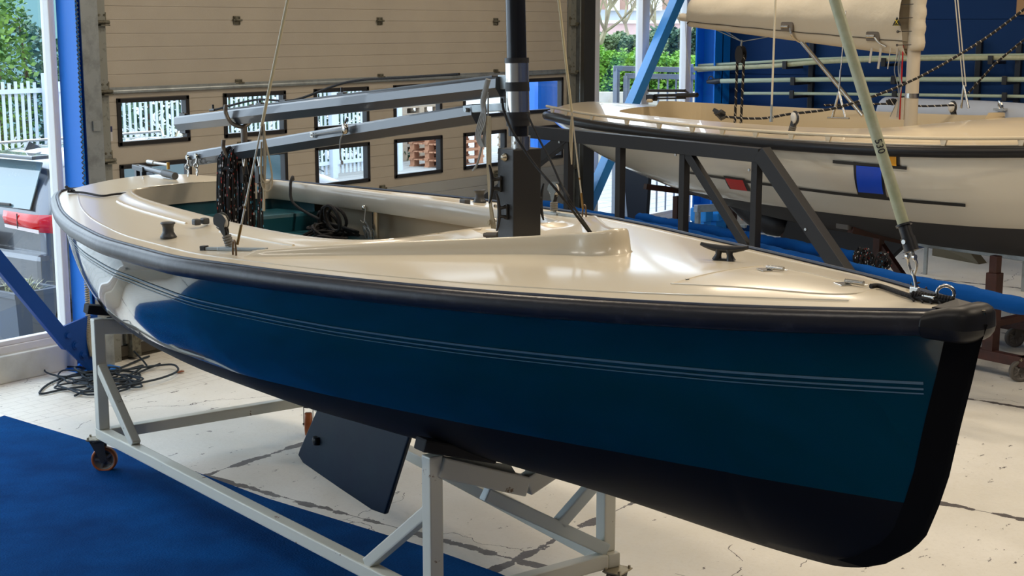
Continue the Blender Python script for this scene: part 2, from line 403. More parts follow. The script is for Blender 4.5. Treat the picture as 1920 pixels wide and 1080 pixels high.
# blue columns
def hcolumn(x0, x1, y0, y1, label, m_):
    b = MB(); b.bb((x0, y0, 0), (x1, y0 + .018, 4.9)); b.bb((x0, y1 - .018, 0), (x1, y1, 4.9)); xm = (x0 + x1) / 2; b.bb((xm - .01, y0, 0), (xm + .01, y1, 4.9))
    b.bb((x0 - .03, y0 - .03, 0), (x1 + .03, y1 + .01, .015))
    for xx in (x0 + .03, x1 - .03):
        b.cyl((xx, y0 - .015, .015), (xx, y0 - .015, .05), .012, 8)
    return b
def add_trim(n, b, m_):
    return build('trim_%d' % n, b, m_, kind='structure')
b = MB(); b.bb((6.236, 8.36, 0), (6.252, 8.57, 4.9)); b.bb((6.252, 8.46, 0), (6.36, 8.472, 4.9)); b.bb((6.36, 8.42, 0), (6.375, 8.58, 4.9)); b.bb((6.13, 8.26, 0), (6.40, 8.59, .015))
for yy in (8.31, 8.44): b.cyl((6.20, yy, .015), (6.17, yy, .05), .012, 8)
add_trim(1, b, blue_beam)
add_trim(2, hcolumn(15.02, 15.38, 8.30, 8.56, '', blue_beam), blue_beam)
# ------------------------------------------------------------------ sectional door
dr = bpy.data.objects.new('door_1', None); COL.objects.link(dr); dr.location = (6.5, 8.5, 0); dr['_b'] = (6.5, 8.5, 0.0); dr['kind'] = 'structure'
DX0, DX1, DY = 6.55, 12.30, 8.50
joints = [0.0, .52, 1.005, 1.487, 1.970, 2.450, 2.93, 3.41, 3.9]
WINX = [6.65, 7.655, 8.64, 9.625, 10.60, 11.56]; WW, WH = .665, .345
WINZ = {1: 1.078, 2: 1.552}
winz_rows = {2: 1.078, 3: 1.552}
for k in range(len(joints) - 1):
    z0, z1 = joints[k], joints[k + 1]
    b = MB(); mt = door_low if k < 2 else door_mat
    # ribs: grooves every .097
    nr = 5; hs = (z1 - z0) / nr
    if k in winz_rows:
        wz = winz_rows[k]
        xs = [DX0]
        for wx in WINX: xs += [wx + .02, wx + WW - .02]
        xs.append(DX1)
        # bands below and above windows
        def strip(xa, xb, za, zb):
            if zb - za < .001 or xb - xa < .001: return
            zz = za
            while zz < zb - 1e-4:
                nxt = min(zb, z0 + (math.floor((zz - z0) / hs + 1e-4) + 1) * hs)
                b.bb((xa, DY, zz), (xb, DY + .04, max(zz + .002, nxt - (.006 if nxt < zb else 0)))); b.bb((xa, DY + .003, zz), (xb, DY + .04, nxt)); zz = nxt
        strip(DX0, DX1, z0, wz + .02); strip(DX0, DX1, wz + WH - .02, z1)
        for i in range(0, len(xs), 2): strip(xs[i], xs[i + 1], wz + .02, wz + WH - .02)
    else:
        for j in range(nr): b.bb((DX0, DY, z0 + j * hs), (DX1, DY + .04, z0 + (j + 1) * hs - .006), .002)
        b.bb((DX0, DY + .003, z0), (DX1, DY + .04, z1))
    build('door_panel', b, mt, dr)
for row, wz in winz_rows.items():
    for wx in WINX:
        b = MB(); fw = .035
        b.bb((wx, DY - .012, wz), (wx + WW, DY + .045, wz + fw), .006); b.bb((wx, DY - .012, wz + WH - fw), (wx + WW, DY + .045, wz + WH), .006)
        b.bb((wx, DY - .012, wz), (wx + fw, DY + .045, wz + WH), .006); b.bb((wx + WW - fw, DY - .012, wz), (wx + WW, DY + .045, wz + WH), .006)
        f = build('window_frame', b, blk_plastic, dr)
        b = MB(); b.add([(wx + .02, DY + .02, wz + .02), (wx + WW - .02, DY + .02, wz + .02), (wx + WW - .02, DY + .02, wz + WH - .02), (wx + .02, DY + .02, wz + WH - .02)], [[0, 1, 2, 3]]); build('window_pane', b, glass, f)
b = MB(); b.tube([(DX0, DY - .012, 1.945), (DX1 + .1, DY - .012, 1.945)], .016, 8); b.bb((DX0, DY - .02, 1.955), (DX1 + .05, DY, 1.975))
build('door_seam_rail', b, galv, dr)
for z in (1.005, 1.487, 1.970, 2.450, 2.93):
    for x in (7.82, 9.46, 11.10):
        if abs(z - 1.487) < .01 and x > 11: continue
        b = MB(); b.bb((x - .035, DY - .010, z - .035), (x + .035, DY, z + .03), .004); b.cyl((x - .045, DY - .014, z), (x + .045, DY - .014, z), .009, 8)
        for sx in (-.022, .022):
            for sz in (-.022, .018): b.cyl((x + sx, DY - .016, z + sz), (x + sx, DY - .008, z + sz), .006, 6)
        build('door_hinge', b, galv_dirty, dr)
# side tracks
for (x0, sgn) in ((6.42, 1), (12.42, -1)):
    b = MB(); b.bb((x0 - .005, DY - .10, 0), (x0 + .005, DY + .05, 4.2)); b.bb((x0, DY + .0, 0), (x0 + sgn * .11, DY + .012, 4.2)); b.bb((x0, DY - .10, 0), (x0 + sgn * .03, DY - .09, 4.2)); b.bb((x0, DY - .11, 0), (x0 - sgn * .12, DY - .10, 4.2))
    build('door_track', b, galv, dr)
    b = MB(); b.bb((x0 + sgn * .035, DY - .05, 0), (x0 + sgn * .13, DY - .012, 4.2)); build('door_end_cap', b, mat('zinc_strip', (.24, .25, .23), .5, metal=.4, var=(20, (.1, .1, .09), .55, .7)), dr)
    for z in (1.005, 1.487, 1.970, 2.450, 2.93, .55):
        b = MB(); xx = x0 + sgn * .10
        b.bb((xx - .04, DY - .05, z - .03), (xx + .04, DY - .035, z + .05), .003); b.bb((xx - .035, DY - .085, z - .045), (xx + .045, DY - .04, z - .035)); b.cyl((xx - sgn * .08, DY - .065, z - .02), (xx + .05, DY - .065, z - .02), .014, 10)
        b.cyl((xx - .02, DY - .055, z + .03), (xx - .02, DY - .03, z + .03), .009, 6); b.cyl((xx + .025, DY - .055, z + .03), (xx + .025, DY - .03, z + .03), .009, 6)
        build('roller_bracket', b, galv_dirty, dr)
b = MB(); b.bb((DX0, DY - .02, -.0), (DX1, DY + .03, .03)); b.bb((DX0, DY - .04, .03), (DX1, DY + .0, .10)); build('door_bottom_seal', b, mat('dirty_dark_seal', (.05, .042, .03), .8), dr)
b = MB(); b.bb((6.60, DY - .05, .12), (6.74, DY - .02, .30), .004); b.bb((6.62, DY - .09, .02), (6.70, DY - .03, .20), .004); build('bottom_bracket', b, galv_dirty, dr)
# track flange plates on the left jamb and label
b = MB()
for z in (.93, 1.72, 2.9): b.bb((6.35, 8.375, z - .035), (6.41, 8.388, z + .035))
build('trim_3', b, galv, kind='structure')
b = MB(); b.bb((12.40, 8.36, 0), (12.60, 8.42, 4.3)); b.bb((12.50, 8.36, 0), (12.60, 8.62, 4.3)); build('trim_4', b, mat('dark_door_post', (.045, .045, .04), .5, metal=.3), kind='structure')
# warning label on end cap
t = thing('warning_label', (6.545, DY - .037, 1.62), None, 'small white sticker with a red stop dot on the left door track', 'sticker')
b = MB(); b.bb((6.515, DY - .0375, 1.60), (6.575, DY - .0360, 1.69)); build('label_sheet', b, mat('label_grey', (.45, .45, .47), .6), t)
b = MB(); b.bb((6.515, DY - .0382, 1.665), (6.575, DY - .0374, 1.705)); build('label_heading', b, mat('label_navy', (.01, .015, .08), .6), t)
b = MB(); b.cyl((6.545, DY - .0375, 1.635), (6.545, DY - .0386, 1.635), .014, 16); build('stop_dot', b, red_mat, t)
# coil cable beside the column
def coil(pts, R, r, turns, name, m_, label, cat):
    path = catmull(pts, 30); L = len(path); out = []
    N = turns * 10
    for i in range(N + 1):
        f = i / N * (L - 1); k = min(int(f), L - 2); p = path[k].lerp(path[k + 1], f - k); tg = (path[k + 1] - path[k]).normalized(); u = tg.orthogonal().normalized(); w = tg.cross(u)
        a = 2 * PI * i / 10; out.append(p + (u * math.cos(a) + w * math.sin(a)) * R)
    b = MB(); b.tube(out, r, 6); return build(name, b, m_, label=label, cat=cat)
coil([PW(140, -160, 8.335), PW(143, 0, 8.335), PW(150, 170, 8.335), PW(158, 360, 8.335)], .008, .0042, 60, 'stretched_spiral_cable', mat('cable_gunmetal', (.035, .05, .06), .4), 'long stretched spiral cable hanging down the face of the blue column', 'cable')
coil([PW(159, 470, 8.28), PW(164, 560, 8.26), PW(166, 630, 8.24), PW(173, 668, 8.22)], .013, .006, 58, 'spiral_cable', mat('cable_beige', (.30, .27, .20), .5), 'tightly coiled beige spiral cable hanging low beside the blue column foot', 'cable')
# diagonal blue braces
t = thing('steel_brace', (5.9, 8.22, .4), None, 'dark blue diagonal steel brace with bolted gusset plate at the left window', 'brace')
b = MB(); b.beam((3.2, 8.26, 3.83), (5.96, 8.26, .255), .05, .10, up=(0, 0, 1)); build('brace_beam', b, navy_beam, t)
b = MB(); g = [(5.89, 8.24, .385), (6.12, 8.24, .43), (6.20, 8.24, .43), (6.20, 8.24, .0), (6.13, 8.24, .02), (5.89, 8.24, .27)]; b.prism(g, (0, .02, 0)); build('gusset_plate', b, navy_beam, t)
for (x, z) in ((5.945, .325), (6.005, .245), (6.06, .17)):
    b = MB(); b.cyl((x, 8.24, z), (x, 8.222, z), .020, 6); b.cyl((x, 8.24, z), (x, 8.233, z), .028, 16); build('bolt', b, navy_beam, t)
t = thing('steel_brace', (12.6, 8.45, .3), None, 'light blue diagonal steel brace crossing the right window panes', 'brace')
b = MB(); b.beam((12.42, 8.42, .35), (14.75, 8.42, 3.2), .10, .13, up=(0, 0, 1)); build('brace_beam', b, blue_beam_lt, t)

# ceiling lamps above (their light sources are the lamps set at the top)
lg = 'long fluorescent lamps under the ceiling'
for i, (x, y) in enumerate(LAMPS):
    t = thing('ceiling_lamp', (x, y, 5.1), None, 'long white fluorescent lamp under the hall ceiling', 'lamp', lg)
    b = MB(); b.bb((x - .15, y - .8, 5.06), (x + .15, y + .8, 5.2)); build('lamp_housing', b, white_frame, t)

exec_parts = []
# ------------------------------------------------------------------ frames of boats and stand
def rotz(a): return Matrix.Rotation(a, 4, 'Z')
CN = V3((4.905, 4.702, 0))
FB = Matrix.Translation(CN) @ rotz(math.radians(-105.7))          # x = towards bow, y = port
FS = Matrix.Translation(CN) @ rotz(math.radians(-107.7))          # stand
FBi = FB.inverted()
def AT(x, y, t):
    """pixel ray meets the plane y=t of the boat frame (local coordinates returned)"""
    d = (FBi.to_3x3() @ ray(x, y)); c = FBi @ CAM; return c + d * ((t - c.y) / d.y)
def AZ(x, y, z):
    return FBi @ PZ(x, y, z)

class Hull:
    def __init__(s, L, Bw, S, K, M1, M2, c=0.0):
        s.L, s.B, s.S, s.K, s.M1, s.M2, s.c = L, Bw, S, K, M1, M2, c
    bow = None
    def b(s, l):
        if s.bow and l > s.bow[0]: return s.sec(l, 1.0)[0]
        return smooth_interp(s.B[0], s.B[1], l)
    def set_bow(s, LB, p, skip):
        n = 60; tab = []
        for i in range(n + 1): tab.append(s.sec(LB, i / n))
        s.bow = (LB, p, [t for t, z in tab], [z for t, z in tab], s.K[0][skip:], s.K[1][skip:])
    def sh(s, l): return smooth_interp(s.S[0], s.S[1], l)
    def k(s, l): return smooth_interp(s.K[0], s.K[1], l)
    def sec(s, l, u):
        """u 0 keel .. 1 sheer -> (t,z) of half section"""
        if s.bow and l > s.bow[0]:
            LB, p, tt, tz, kl, kz = s.bow; z0, z1 = s.k(l), s.sh(l); z = z0 + (z1 - z0) * u
            zq = z - (z1 - s.sh(LB)) * max(0, min(1, (z - .8) / .8)); base = float(np.interp(zq, tz, tt))
            ls = float(np.interp(z, kz, kl)) if z < kz[-1] else kl[-1]; ls = max(ls, l + 1e-4) if u > .02 else max(ls, l)
            if z >= kz[-1]: ls = s.L[1] + .004
            f = min(1, (l - LB) / max(1e-4, ls - LB)); return base * (1 - f**p), z
        b_, z1, z0 = s.b(l), s.sh(l), s.k(l); m1 = smooth_interp(s.M1[0], s.M1[1], l); m2 = smooth_interp(s.M2[0], s.M2[1], l)
        h = z1 - z0
        P = [(0, z0), (m1 * b_, z0 + .13 * h), (m2 * b_, z0 + .38 * h), (b_, z1)]
        a = 1 - u; w = (a**3, 3 * a * a * u, 3 * a * u * u, u**3)
        return sum(w[i] * P[i][0] for i in range(4)), sum(w[i] * P[i][1] for i in range(4))
    def at_z(s, l, z):
        lo, hi = 0.0, 1.0
        for _ in range(28):
            m_ = (lo + hi) / 2
            if s.sec(l, m_)[1] < z: lo = m_
            else: hi = m_
        return s.sec(l, lo)[0]
    def pt(s, l, t, z, side): return V3((l, s.c + side * t, z))
    def shell(s, n=90, nu=26):
        ls = []; L0, L1 = s.L
        for i in range(n + 1):
            f = i / n; ls.append(L0 + (L1 - L0) * (1 - (1 - f)**1.6 if f > .5 else f * (1 - .5**1.6) / .5))
        ls = sorted(set(ls)); rows = []
        for l in ls:
            r = []
            for j in range(nu, -1, -1): t, z = s.sec(l, (j / nu)**.9); r.append(s.pt(l, t, z, -1))
            for j in range(1, nu + 1): t, z = s.sec(l, (j / nu)**.9); r.append(s.pt(l, t, z, 1))
            rows.append(r)
        mb = MB(); mb.grid(rows)
        mb.f.append([i for i in range(len(rows[0]))]); mb.sm.append(False); mb.mi.append(0)       # transom
        return mb
    def patch(s, l0, l1, za, zb, side, off=.003, nl=40, nz=6):
        rows = []
        fa = za if callable(za) else (lambda l: za); fb = zb if callable(zb) else (lambda l: zb)
        for i in range(nl + 1):
            l = l0 + (l1 - l0) * i / nl; r = []
            for j in range(nz + 1):
                z = fa(l) + (fb(l) - fa(l)) * j / nz; t = s.at_z(l, z)
                r.append(s.pt(l, t + off, z, side))
            rows.append(r)
        return rows

# ------------------------------------------------------------------ BOAT 1 (teal, foreground)
H1 = Hull((-2.07, 3.518),
    ([-2.07, -2.0, -1.5, -1.0, -.5, 0, .5, 1.0, 1.5, 2.0, 2.5, 3.0, 3.3, 3.42, 3.50, 3.52], [.50, .56, .755, .905, 1.01, 1.07, 1.07, .99, .86, .71, .525, .31, .16, .085, .03, .018]),
    ([-2.07, -1, 0, .5, 1, 1.5, 2, 2.5, 3, 3.55], [1.50, 1.495, 1.50, 1.505, 1.515, 1.525, 1.54, 1.56, 1.585, 1.62]),
    ([-2.07, -1.6, -1.0, -.4, .3, 1.0, 1.8, 2.6, 3.0, 3.1, 3.2, 3.3, 3.35, 3.39, 3.42, 3.45, 3.48, 3.50, 3.52], [.69, .675, .67, .668, .668, .67, .68, .70, .725, .745, .785, .86, .915, 1.02, 1.12, 1.28, 1.42, 1.53, 1.59]),
    ([-2.07, -1.0, 0, 1.5, 2.5, 3.2, 3.55], [.74, .72, .62, .48, .34, .25, .25]),
    ([-2.07, -1, 0, 1.5, 2.5, 3.2, 3.55], [.89, .92, .94, .90, .78, .62, .6]))
H1.set_bow(2.75, 1.12, 7)
B1 = thing('sailing_boat', (0, 0, .66), FB, 'dark teal open sailing boat with cream deck, black rubbing strake and black mast', 'boat')
WL = 1.0
hull1_mat = None
m_ = bpy.data.materials.new('teal_hull'); MATS['teal_hull'] = m_
MATS.pop('teal_hull'); bpy.data.materials.remove(m_)
hull1_mat = hull_material('teal_hull', (.001, .036, .050), (.007, .007, .009), WL - .66, 0.005)
mb = H1.shell(110, 30); build('hull', mb, hull1_mat, B1, weld=True)
# cockpit outline and deck
CK = ([-1.36, -1.30, -1.1, -.5, .2, .6, .85, 1.0, 1.10], [.001, .40, .47, .535, .57, .53, .42, .27, .001])
def zdeck(l, t):
    b_ = max(H1.b(l), .05); return H1.sh(l) + .055 * (1 - min(1, (t / b_))**2) * min(1, b_ / .4)
inner = []; outer = []
ocurve = [(-2.07, 0.0), (-2.07, .2), (-2.07, .4)] + [(l, H1.b(l)) for l in np.concatenate([np.linspace(-2.07, 3.3, 70), np.linspace(3.33, 3.52, 8)])] + [(3.52, 0.0)]
icurve = catmull([(-1.39, 0, 0), (-1.40, .2, 0), (-1.40, .36, 0), (-1.36, .43, 0), (-1.1, .50, 0), (-.8, .54, 0), (-.5, .565, 0), (-.1, .59, 0), (.25, .605, 0), (.60, .60, 0), (.86, .57, 0), (1.03, .50, 0), (1.11, .40, 0), (1.13, .22, 0), (1.12, 0, 0)], 8)
icurve = [(p.x, max(0, p.y)) for p in icurve]
def resample(c, n, key=None):
    c = np.array(c, float); d = np.r_[0, np.cumsum(np.hypot(*np.diff(c, axis=0).T))]; return c, d / d[-1]
NO = 120
oc, od = resample(ocurve, NO); ic, idd = resample(icurve, NO)
# matched by a common station parameter so rows run nearly athwart
us = np.linspace(0, 1, NO + 1)
def lmap_outer(u): return np.interp(u, od, oc[:, 0]), np.interp(u, od, oc[:, 1])
def lmap_inner(u):
    v = np.interp(u, [0, .07, .16, .50, .62, 1.0], [0, .10, .20, .80, .92, 1.0]); return np.interp(v, idd, ic[:, 0]), np.interp(v, idd, ic[:, 1])
NR = 16
mb = MB()
for side in (-1, 1):
    rows = []
    for u in us:
        ox, oy = lmap_outer(u); ix, iy = lmap_inner(u); r = []
        for k in range(NR + 1):
            f = k / NR; l = ox + (ix - ox) * f; t = oy + (iy - oy) * f
            # raised rim next to the cockpit and a soft moulded step
            dist = math.hypot(l - ix, t - iy); rim = .018 * max(0, 1 - max(0, dist - .05) / .05) if dist < .10 else 0
            r.append(V3((l, side * t, zdeck(l, t) + rim * (1 if iy > .02 else .6))))
        rows.append(r)
    mb.grid(rows)
build('deck', mb, gel_cream, B1, weld=True)
# vertical rim (coaming) hanging down from the cockpit edge
mb = MB(); rows = []
path = [(x, y) for x, y in ic] + [(x, -y) for x, y in ic[::-1][1:-1]]
for (x, y) in path:
    z0 = zdeck(x, abs(y)) + .018; rows.append([V3((x, y, z0)), V3((x * 1.0, y * .985, z0 + .004)), V3((x, y * .97, z0 - .004)), V3((x, y * .965, z0 - .10)), V3((x, y * .99 , z0 - .105))])
rows.append(rows[0]); mb.grid(rows); build('cockpit_coaming', mb, gel_white, B1)
# liner
mb = MB(); rows = []
for (x, y) in path:
    z0 = zdeck(x, abs(y)) - .06; k = 1.22; xx = -0.1 + (x + .1) * 1.06
    yy = max(-H1.b(max(-2, xx)) + .10, min(H1.b(max(-2, xx)) - .10, y * k)); rows.append([V3((x, y, z0)), V3((xx, yy, z0 - .03)), V3((xx, yy * .98, 1.12)), V3((xx * .97, yy * .9, 1.05)), V3((xx * .5, yy * .3, 1.04)), V3((0, 0, 1.04))])
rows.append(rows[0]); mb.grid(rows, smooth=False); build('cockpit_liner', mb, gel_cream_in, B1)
mb = MB(); mb.bb((-1.36, -.52, 1.06), (-1.10, .56, 1.40), .02); build('aft_locker', mb, teal_in, B1)
mb = MB(); mb.bb((-1.15, .22, 1.26), (-.35, .62, 1.30), .015); mb.bb((-1.1, .30, 1.05), (-.95, .58, 1.26)); mb.bb((-.55, .30, 1.05), (-.40, .58, 1.26)); build('side_bench', mb, teal_in, B1)
mb = MB()
sel = [(x, y) for (x, y) in path if x < -1.08]; sel = [p for p in sel if p[1] >= 0][::-1] + sorted([p for p in sel if p[1] < 0], key=lambda p: math.atan2(p[1], p[0] + .8) % (2 * PI))
mb.grid([[V3((x * 1.005 - .01, y * 1.05, 1.478)), V3((x * 1.0, y * 1.04, 1.05))] for x, y in sel]); build('aft_bulkhead', mb, teal_in, B1)
p = AT(705, 450, .60); mb = MB(); mb.tube([(p.x, .60, 1.05), (p.x, .60, 1.47)], .018, 8); build('cockpit_pillar', mb, steel, B1)
q = AT(687, 389, .545); mb = MB(); mb.lathe([(.001, 0), (.012, .001), (.014, .006), (.010, .012), (.001, .014)], (q.x, .535, q.z), (0, -1, 0), 12); build('eye_bolt', mb, steel, B1)
for px_, py_ in ((376, 378),):
    q = AT(px_, py_, .47); mb = MB(); mb.lathe([(.001, 0), (.012, .001), (.012, .006), (.001, .010)], (-1.285, .30, 1.46), (1, 0, 0), 12); build('eye_bolt', mb, steel, B1)
# rub rail: both sides and transom
def rail_path(off, dz):
    pts = []
    for l in list(np.linspace(-2.07, 3.40, 68)): 
        e = .01; db = (H1.b(l + e) - H1.b(l - e)) / (2 * e); n = V3((-db, 1, 0)).normalized()
        pts.append(V3((l, H1.b(l), 0)) + n * off + Zu * (H1.sh(l) + dz))
    return pts
st = rail_path(.018, -.030)
port = [V3(p) for p in st]; star = [V3((p.x, -p.y, p.z)) for p in st]
loop = star[::-1] + [V3((-2.105, -.38, 1.468)), V3((-2.125, -.15, 1.470)), V3((-2.125, .15, 1.470)), V3((-2.105, .38, 1.468))] + port
mb = MB(); mb.tube(loop, .036, 14, flat=.8); build('rubbing_strake', mb, rubber_worn, B1)
mb = MB(); loop2 = [p + Zu * .036 + V3((0, (-.012 if p.y > 0 else .012), 0)) for p in loop]; mb.tube(loop2, .0065, 6); build('deck_edge_strip', mb, mat('dark_edge_strip', (.02, .03, .06), .4), B1)
# bow fender: a rounded cap over the stem
mb = MB(); rows = []
for i in range(41):
    a = -1 + 2 * i / 40; s_ = abs(a); sg = 1 if a >= 0 else -1
    l = 3.462 - .080 * max(0, s_ - .12)**1.0; lc = min(l, 3.462)
    y = sg * H1.b(lc) * min(1, s_ / .12)
    ang = (PI / 2) * min(1, s_ / .30); d = V3((math.cos(ang) + .1, sg * math.sin(ang), 0)).normalized()
    zc = H1.sh(lc) - .034; rr = .039 + .004 * (1 - s_); r = []
    for k in range(17):
        th = 2 * PI * k / 16; o = math.cos(th) * rr * (1 if math.cos(th) > 0 else 1.0) + .016
        zz = math.sin(th) * rr + (.016 * (1 - s_) if math.sin(th) > 0 else -.010 * (1 - s_))
        r.append(V3((lc, y, zc)) + d * o + Zu * zz)
    rows.append(r)
mb.grid(rows)
for i in (0, 40): mb.f.append([i * 17 + k for k in range(17)]); mb.sm.append(False); mb.mi.append(0)
mb.prism([(3.395, -.075, 1.604), (3.425, 0, 1.624), (3.395, .075, 1.604), (3.47, .05, 1.606), (3.50, 0, 1.606), (3.47, -.05, 1.606)], (0, 0, .020))
build('bow_fender', mb, rubber, B1)
# stem guard: black band wrapped round the stem
def stem_l(z):
    ks, zs = H1.K[0][8:], H1.K[1][8:]
    return float(np.interp(z, zs, ks))
rows = []
for i in range(26):
    z = 1.585 + (.76 - 1.585) * i / 25; ls = min(stem_l(z), 3.518); r = []
    wdt = .075 + .012 * (i / 25)
    for side in (-1, 1):
        seq = [k / 10 for k in range(11)]
        if side == 1: seq = seq[::-1]
        for f in seq:
            l = ls - wdt * (1 - f)**1.0; t = H1.at_z(l, z) if f < .999 else 0.0
            if f > .999: l = ls + .004
            r.append(V3((l + (.006 if f > .9 else .0), side * (t + .005 * (1 if f < .99 else 0)), z)))
    rows.append(r)
mb = MB(); mb.grid(rows); build('stem_guard', mb, mat('stem_band_black', (.004, .004, .005), .7, spec=.08), B1)
# pinstripes: three thin silver lines
for off, w in ((0.0, .0085), (.019, .0060), (.034, .0040)):
    mb = MB()
    for side in (-1, 1):
        f0 = lambda l, o=off: H1.sh(l) - float(np.interp(l, [-2, 0, .9, 1.4, 3.4], [.125, .137, .170, .186, .208])) - o
        mb.grid(H1.patch(-2.0, 3.37, lambda l: f0(l) - w * (.55 + .45 * (l + 2) / 5.4), f0, side, .0022, 90, 1))
    build('pinstripe', mb, mat('silver_line', (.13, .22, .29), .35, metal=.2), B1)
# keel fin
mb = MB(); rows = []
fin = [(-.46, .78, .40, .80), (-.47, .30, .43, .24)]
kp = [AT(785, 812, 0), AT(725, 964, 0), AT(700, 955, 0), AT(640, 915, 0), AT(572, 868, 0), AT(562, 852, 0), AT(566, 840, 0), AT(618, 768, 0)]
outline = [(.62, .74), (kp[1].x, kp[1].z), (kp[2].x, kp[2].z), (kp[3].x, kp[3].z), (kp[4].x, kp[4].z), (kp[5].x, kp[5].z), (kp[6].x, kp[6].z), (-.40, .74)]
outline[0] = (kp[0].x + .02, .76); outline[-1] = (kp[7].x - .0, kp[7].z + .12)
mb.prism([(x, -.013, z) for x, z in outline], (0, .026, 0)); kf = build('keel_fin', mb, keelmat, B1)
bv = kf.modifiers.new('b', 'BEVEL'); bv.width = .008; bv.segments = 3
a = AT(600, 825, 0); mb = MB(); mb.lathe([(.001, 0), (.018, .0), (.022, .008), (.020, .02), (.008, .024), (.001, .024)], (a.x, -.014, a.z), (0, -1, 0), 16); mb.tube([(a.x, -.02, a.z + .02), (a.x, -.02, a.z - .02)], .018, 10); build('keel_bolt', mb, rubber, kf)
# breakwater: V shaped spray coaming
def bw_path():
    s = [AZ(452, 486, 1.515), AZ(640, 489, 1.54), AZ(800, 487, 1.555), AZ(950, 482, 1.575), AZ(1080, 479, 1.585)]
    return s
nose_l = 1.80
bp_ = [(.83, -.895), (1.10, -.68), (1.39, -.455), (1.67, -.245), (1.85, -.125), (1.93, -.095), (1.985, -.05), (2.00, 0.0)]
bp_ = bp_ + [(x, -y) for x, y in bp_[::-1][1:]]
cp_ = catmull([(x, y, 0) for x, y in bp_], 8)
tot = [0]
for i in range(1, len(cp_)): tot.append(tot[-1] + (cp_[i] - cp_[i - 1]).length)
rows = []
for i, p in enumerate(cp_):
    f = tot[i] / tot[-1]; s_ = 1 - abs(2 * f - 1)
    h = (.020 + .050 * s_**.8) * min(1, s_ / .02 + .12) + .022 * math.exp(-(p.y / .14)**2)
    tg = (cp_[min(i + 1, len(cp_) - 1)] - cp_[max(i - 1, 0)]).normalized(); n = V3((tg.y, -tg.x, 0))
    zb = zdeck(p.x, abs(p.y))
    wi = .03 + .03 * min(1, max(0, 1 - abs(p.y) / .9))
    def q(o, z): 
        v = p + n * o; return V3((v.x, v.y, z))
    zin = zb + .01
    rows.append([q(.022, zb - .004), q(.009, zb + .003), q(.004, zb + .5 * h), q(-.002, zb + h * .9), q(-.008, zb + h), q(-.020, zb + h), q(-.028, zb + h * .92), q(-.04 - wi * .3, zin + h * .25), q(-.05 - wi * .7, zin + .004), q(-.05 - wi, zin - .012)])
mb = MB(); mb.grid(rows); build('breakwater', mb, gel_cream, B1)
# mast step box, mast, sleeves
ML = 1.405
box = MB(); box.bb((ML - .050, -.068, 1.565), (ML + .050, .068, 1.937), .004); tb = build('mast_tabernacle', box, mat('tabernacle_black', (.012, .012, .013), .45, bump=(120, .2, .002)), B1)
mb = MB(); mb.bb((ML - .065, -.085, 1.562), (ML + .062, .085, 1.572), .003); build('base_plate', mb, steel, tb)
mb = MB(); mb.tube([(ML + .014, -.004, 1.93), (ML + .014, -.004, 1.985)], .037, 28); mb.cyl((ML + .02, -.040, 1.96), (ML + .02, -.045, 1.96), .006, 8); build('pivot_collar', mb, steel, tb)
for sy in (-1, 1):
    mb = MB(); mb.lathe([(.001, 0), (.016, .001), (.016, .006), (.011, .007), (.011, .016), (.001, .017)], (ML, sy * .068, 1.905), (0, sy, 0), 8); build('pivot_bolt', mb, mat('zinc_bolt', (.5, .45, .35), .35, metal=.8), tb)
def cleat_mesh(c, axis, out, L, hh=.035, fat=1.15):
    """horn cleat: c centre at the base, axis along the horns, out away from the surface"""
    c = V3(c); ax = V3(axis).normalized(); o = V3(out).normalized(); mb = MB(); w = ax.cross(o)
    pts = [c + ax * (L / 2 * s) + o * (hh + .012 * abs(s)**2 * (1 if True else 0)) for s in (-1, -.8, -.5, -.2, 0, .2, .5, .8, 1)]
    mb.tube(pts, [L * .022 * fat, L * .030 * fat, L * .040 * fat, L * .045 * fat, L * .045 * fat, L * .045 * fat, L * .040 * fat, L * .030 * fat, L * .022 * fat], 12)
    for s in (-1, 1):
        mb.tube([c + ax * (s * L * .15), c + ax * (s * L * .12) + o * hh * .5, c + ax * (s * L * .11) + o * hh], [L * .06 * fat, L * .036 * fat, L * .05 * fat], 10)
    R = Matrix((ax, w, o)).transposed(); mb.box(c + o * .004, (L * .42, L * .13, .008), R, .003)
    return mb
build('horn_cleat', cleat_mesh((ML - .028, -.068, 1.80), (0, 0, 1), (-.45, -1, 0), .150), blk_plastic, tb)
build('horn_cleat', cleat_mesh((ML + .010, -.068, 1.695), (0, 0, 1), (-.1, -1, 0), .145), blk_plastic, tb)
build('horn_cleat', cleat_mesh((ML + .0, .068, 1.72), (0, 0, 1), (.2, 1, 0), .145), blk_plastic, tb)
for (z, y) in ((1.71, -.060), (1.655, -.066)):
    mb = MB(); mb.tube([(ML - .050, y, z), (ML - .070, y - .01, z)], .007, 8); build('stud', mb, steel, tb)
mb = MB(); mb.tube([(ML - .065, -.055, 1.595), (ML - .115, -.075, 1.590)], .012, 10); mb.tube([(ML - .115, -.075, 1.590), (ML - .125, -.079, 1.590)], .009, 10); build('pipe_stub', mb, mat('brown_pipe', (.14, .12, .10), .5, metal=.5), tb)
mx0 = 1.400; dmx = -.055 / .55
def mast_pt(z): return V3((mx0 - .020 * (z - 1.95) / .55 * 1.0, 0, z))
mb = MB(); mb.tube([mast_pt(z) for z in (1.984, 2.3, 3.2, 5.05)], .0385, 28); mast = build('mast', mb, blk_metal, B1)
for z0, z1 in ((2.075, 2.155), (2.190, 2.262)):
    mb = MB(); mb.tube([mast_pt(z0), mast_pt(z1)], .0455, 28); build('polished_sleeve', mb, polished, mast)
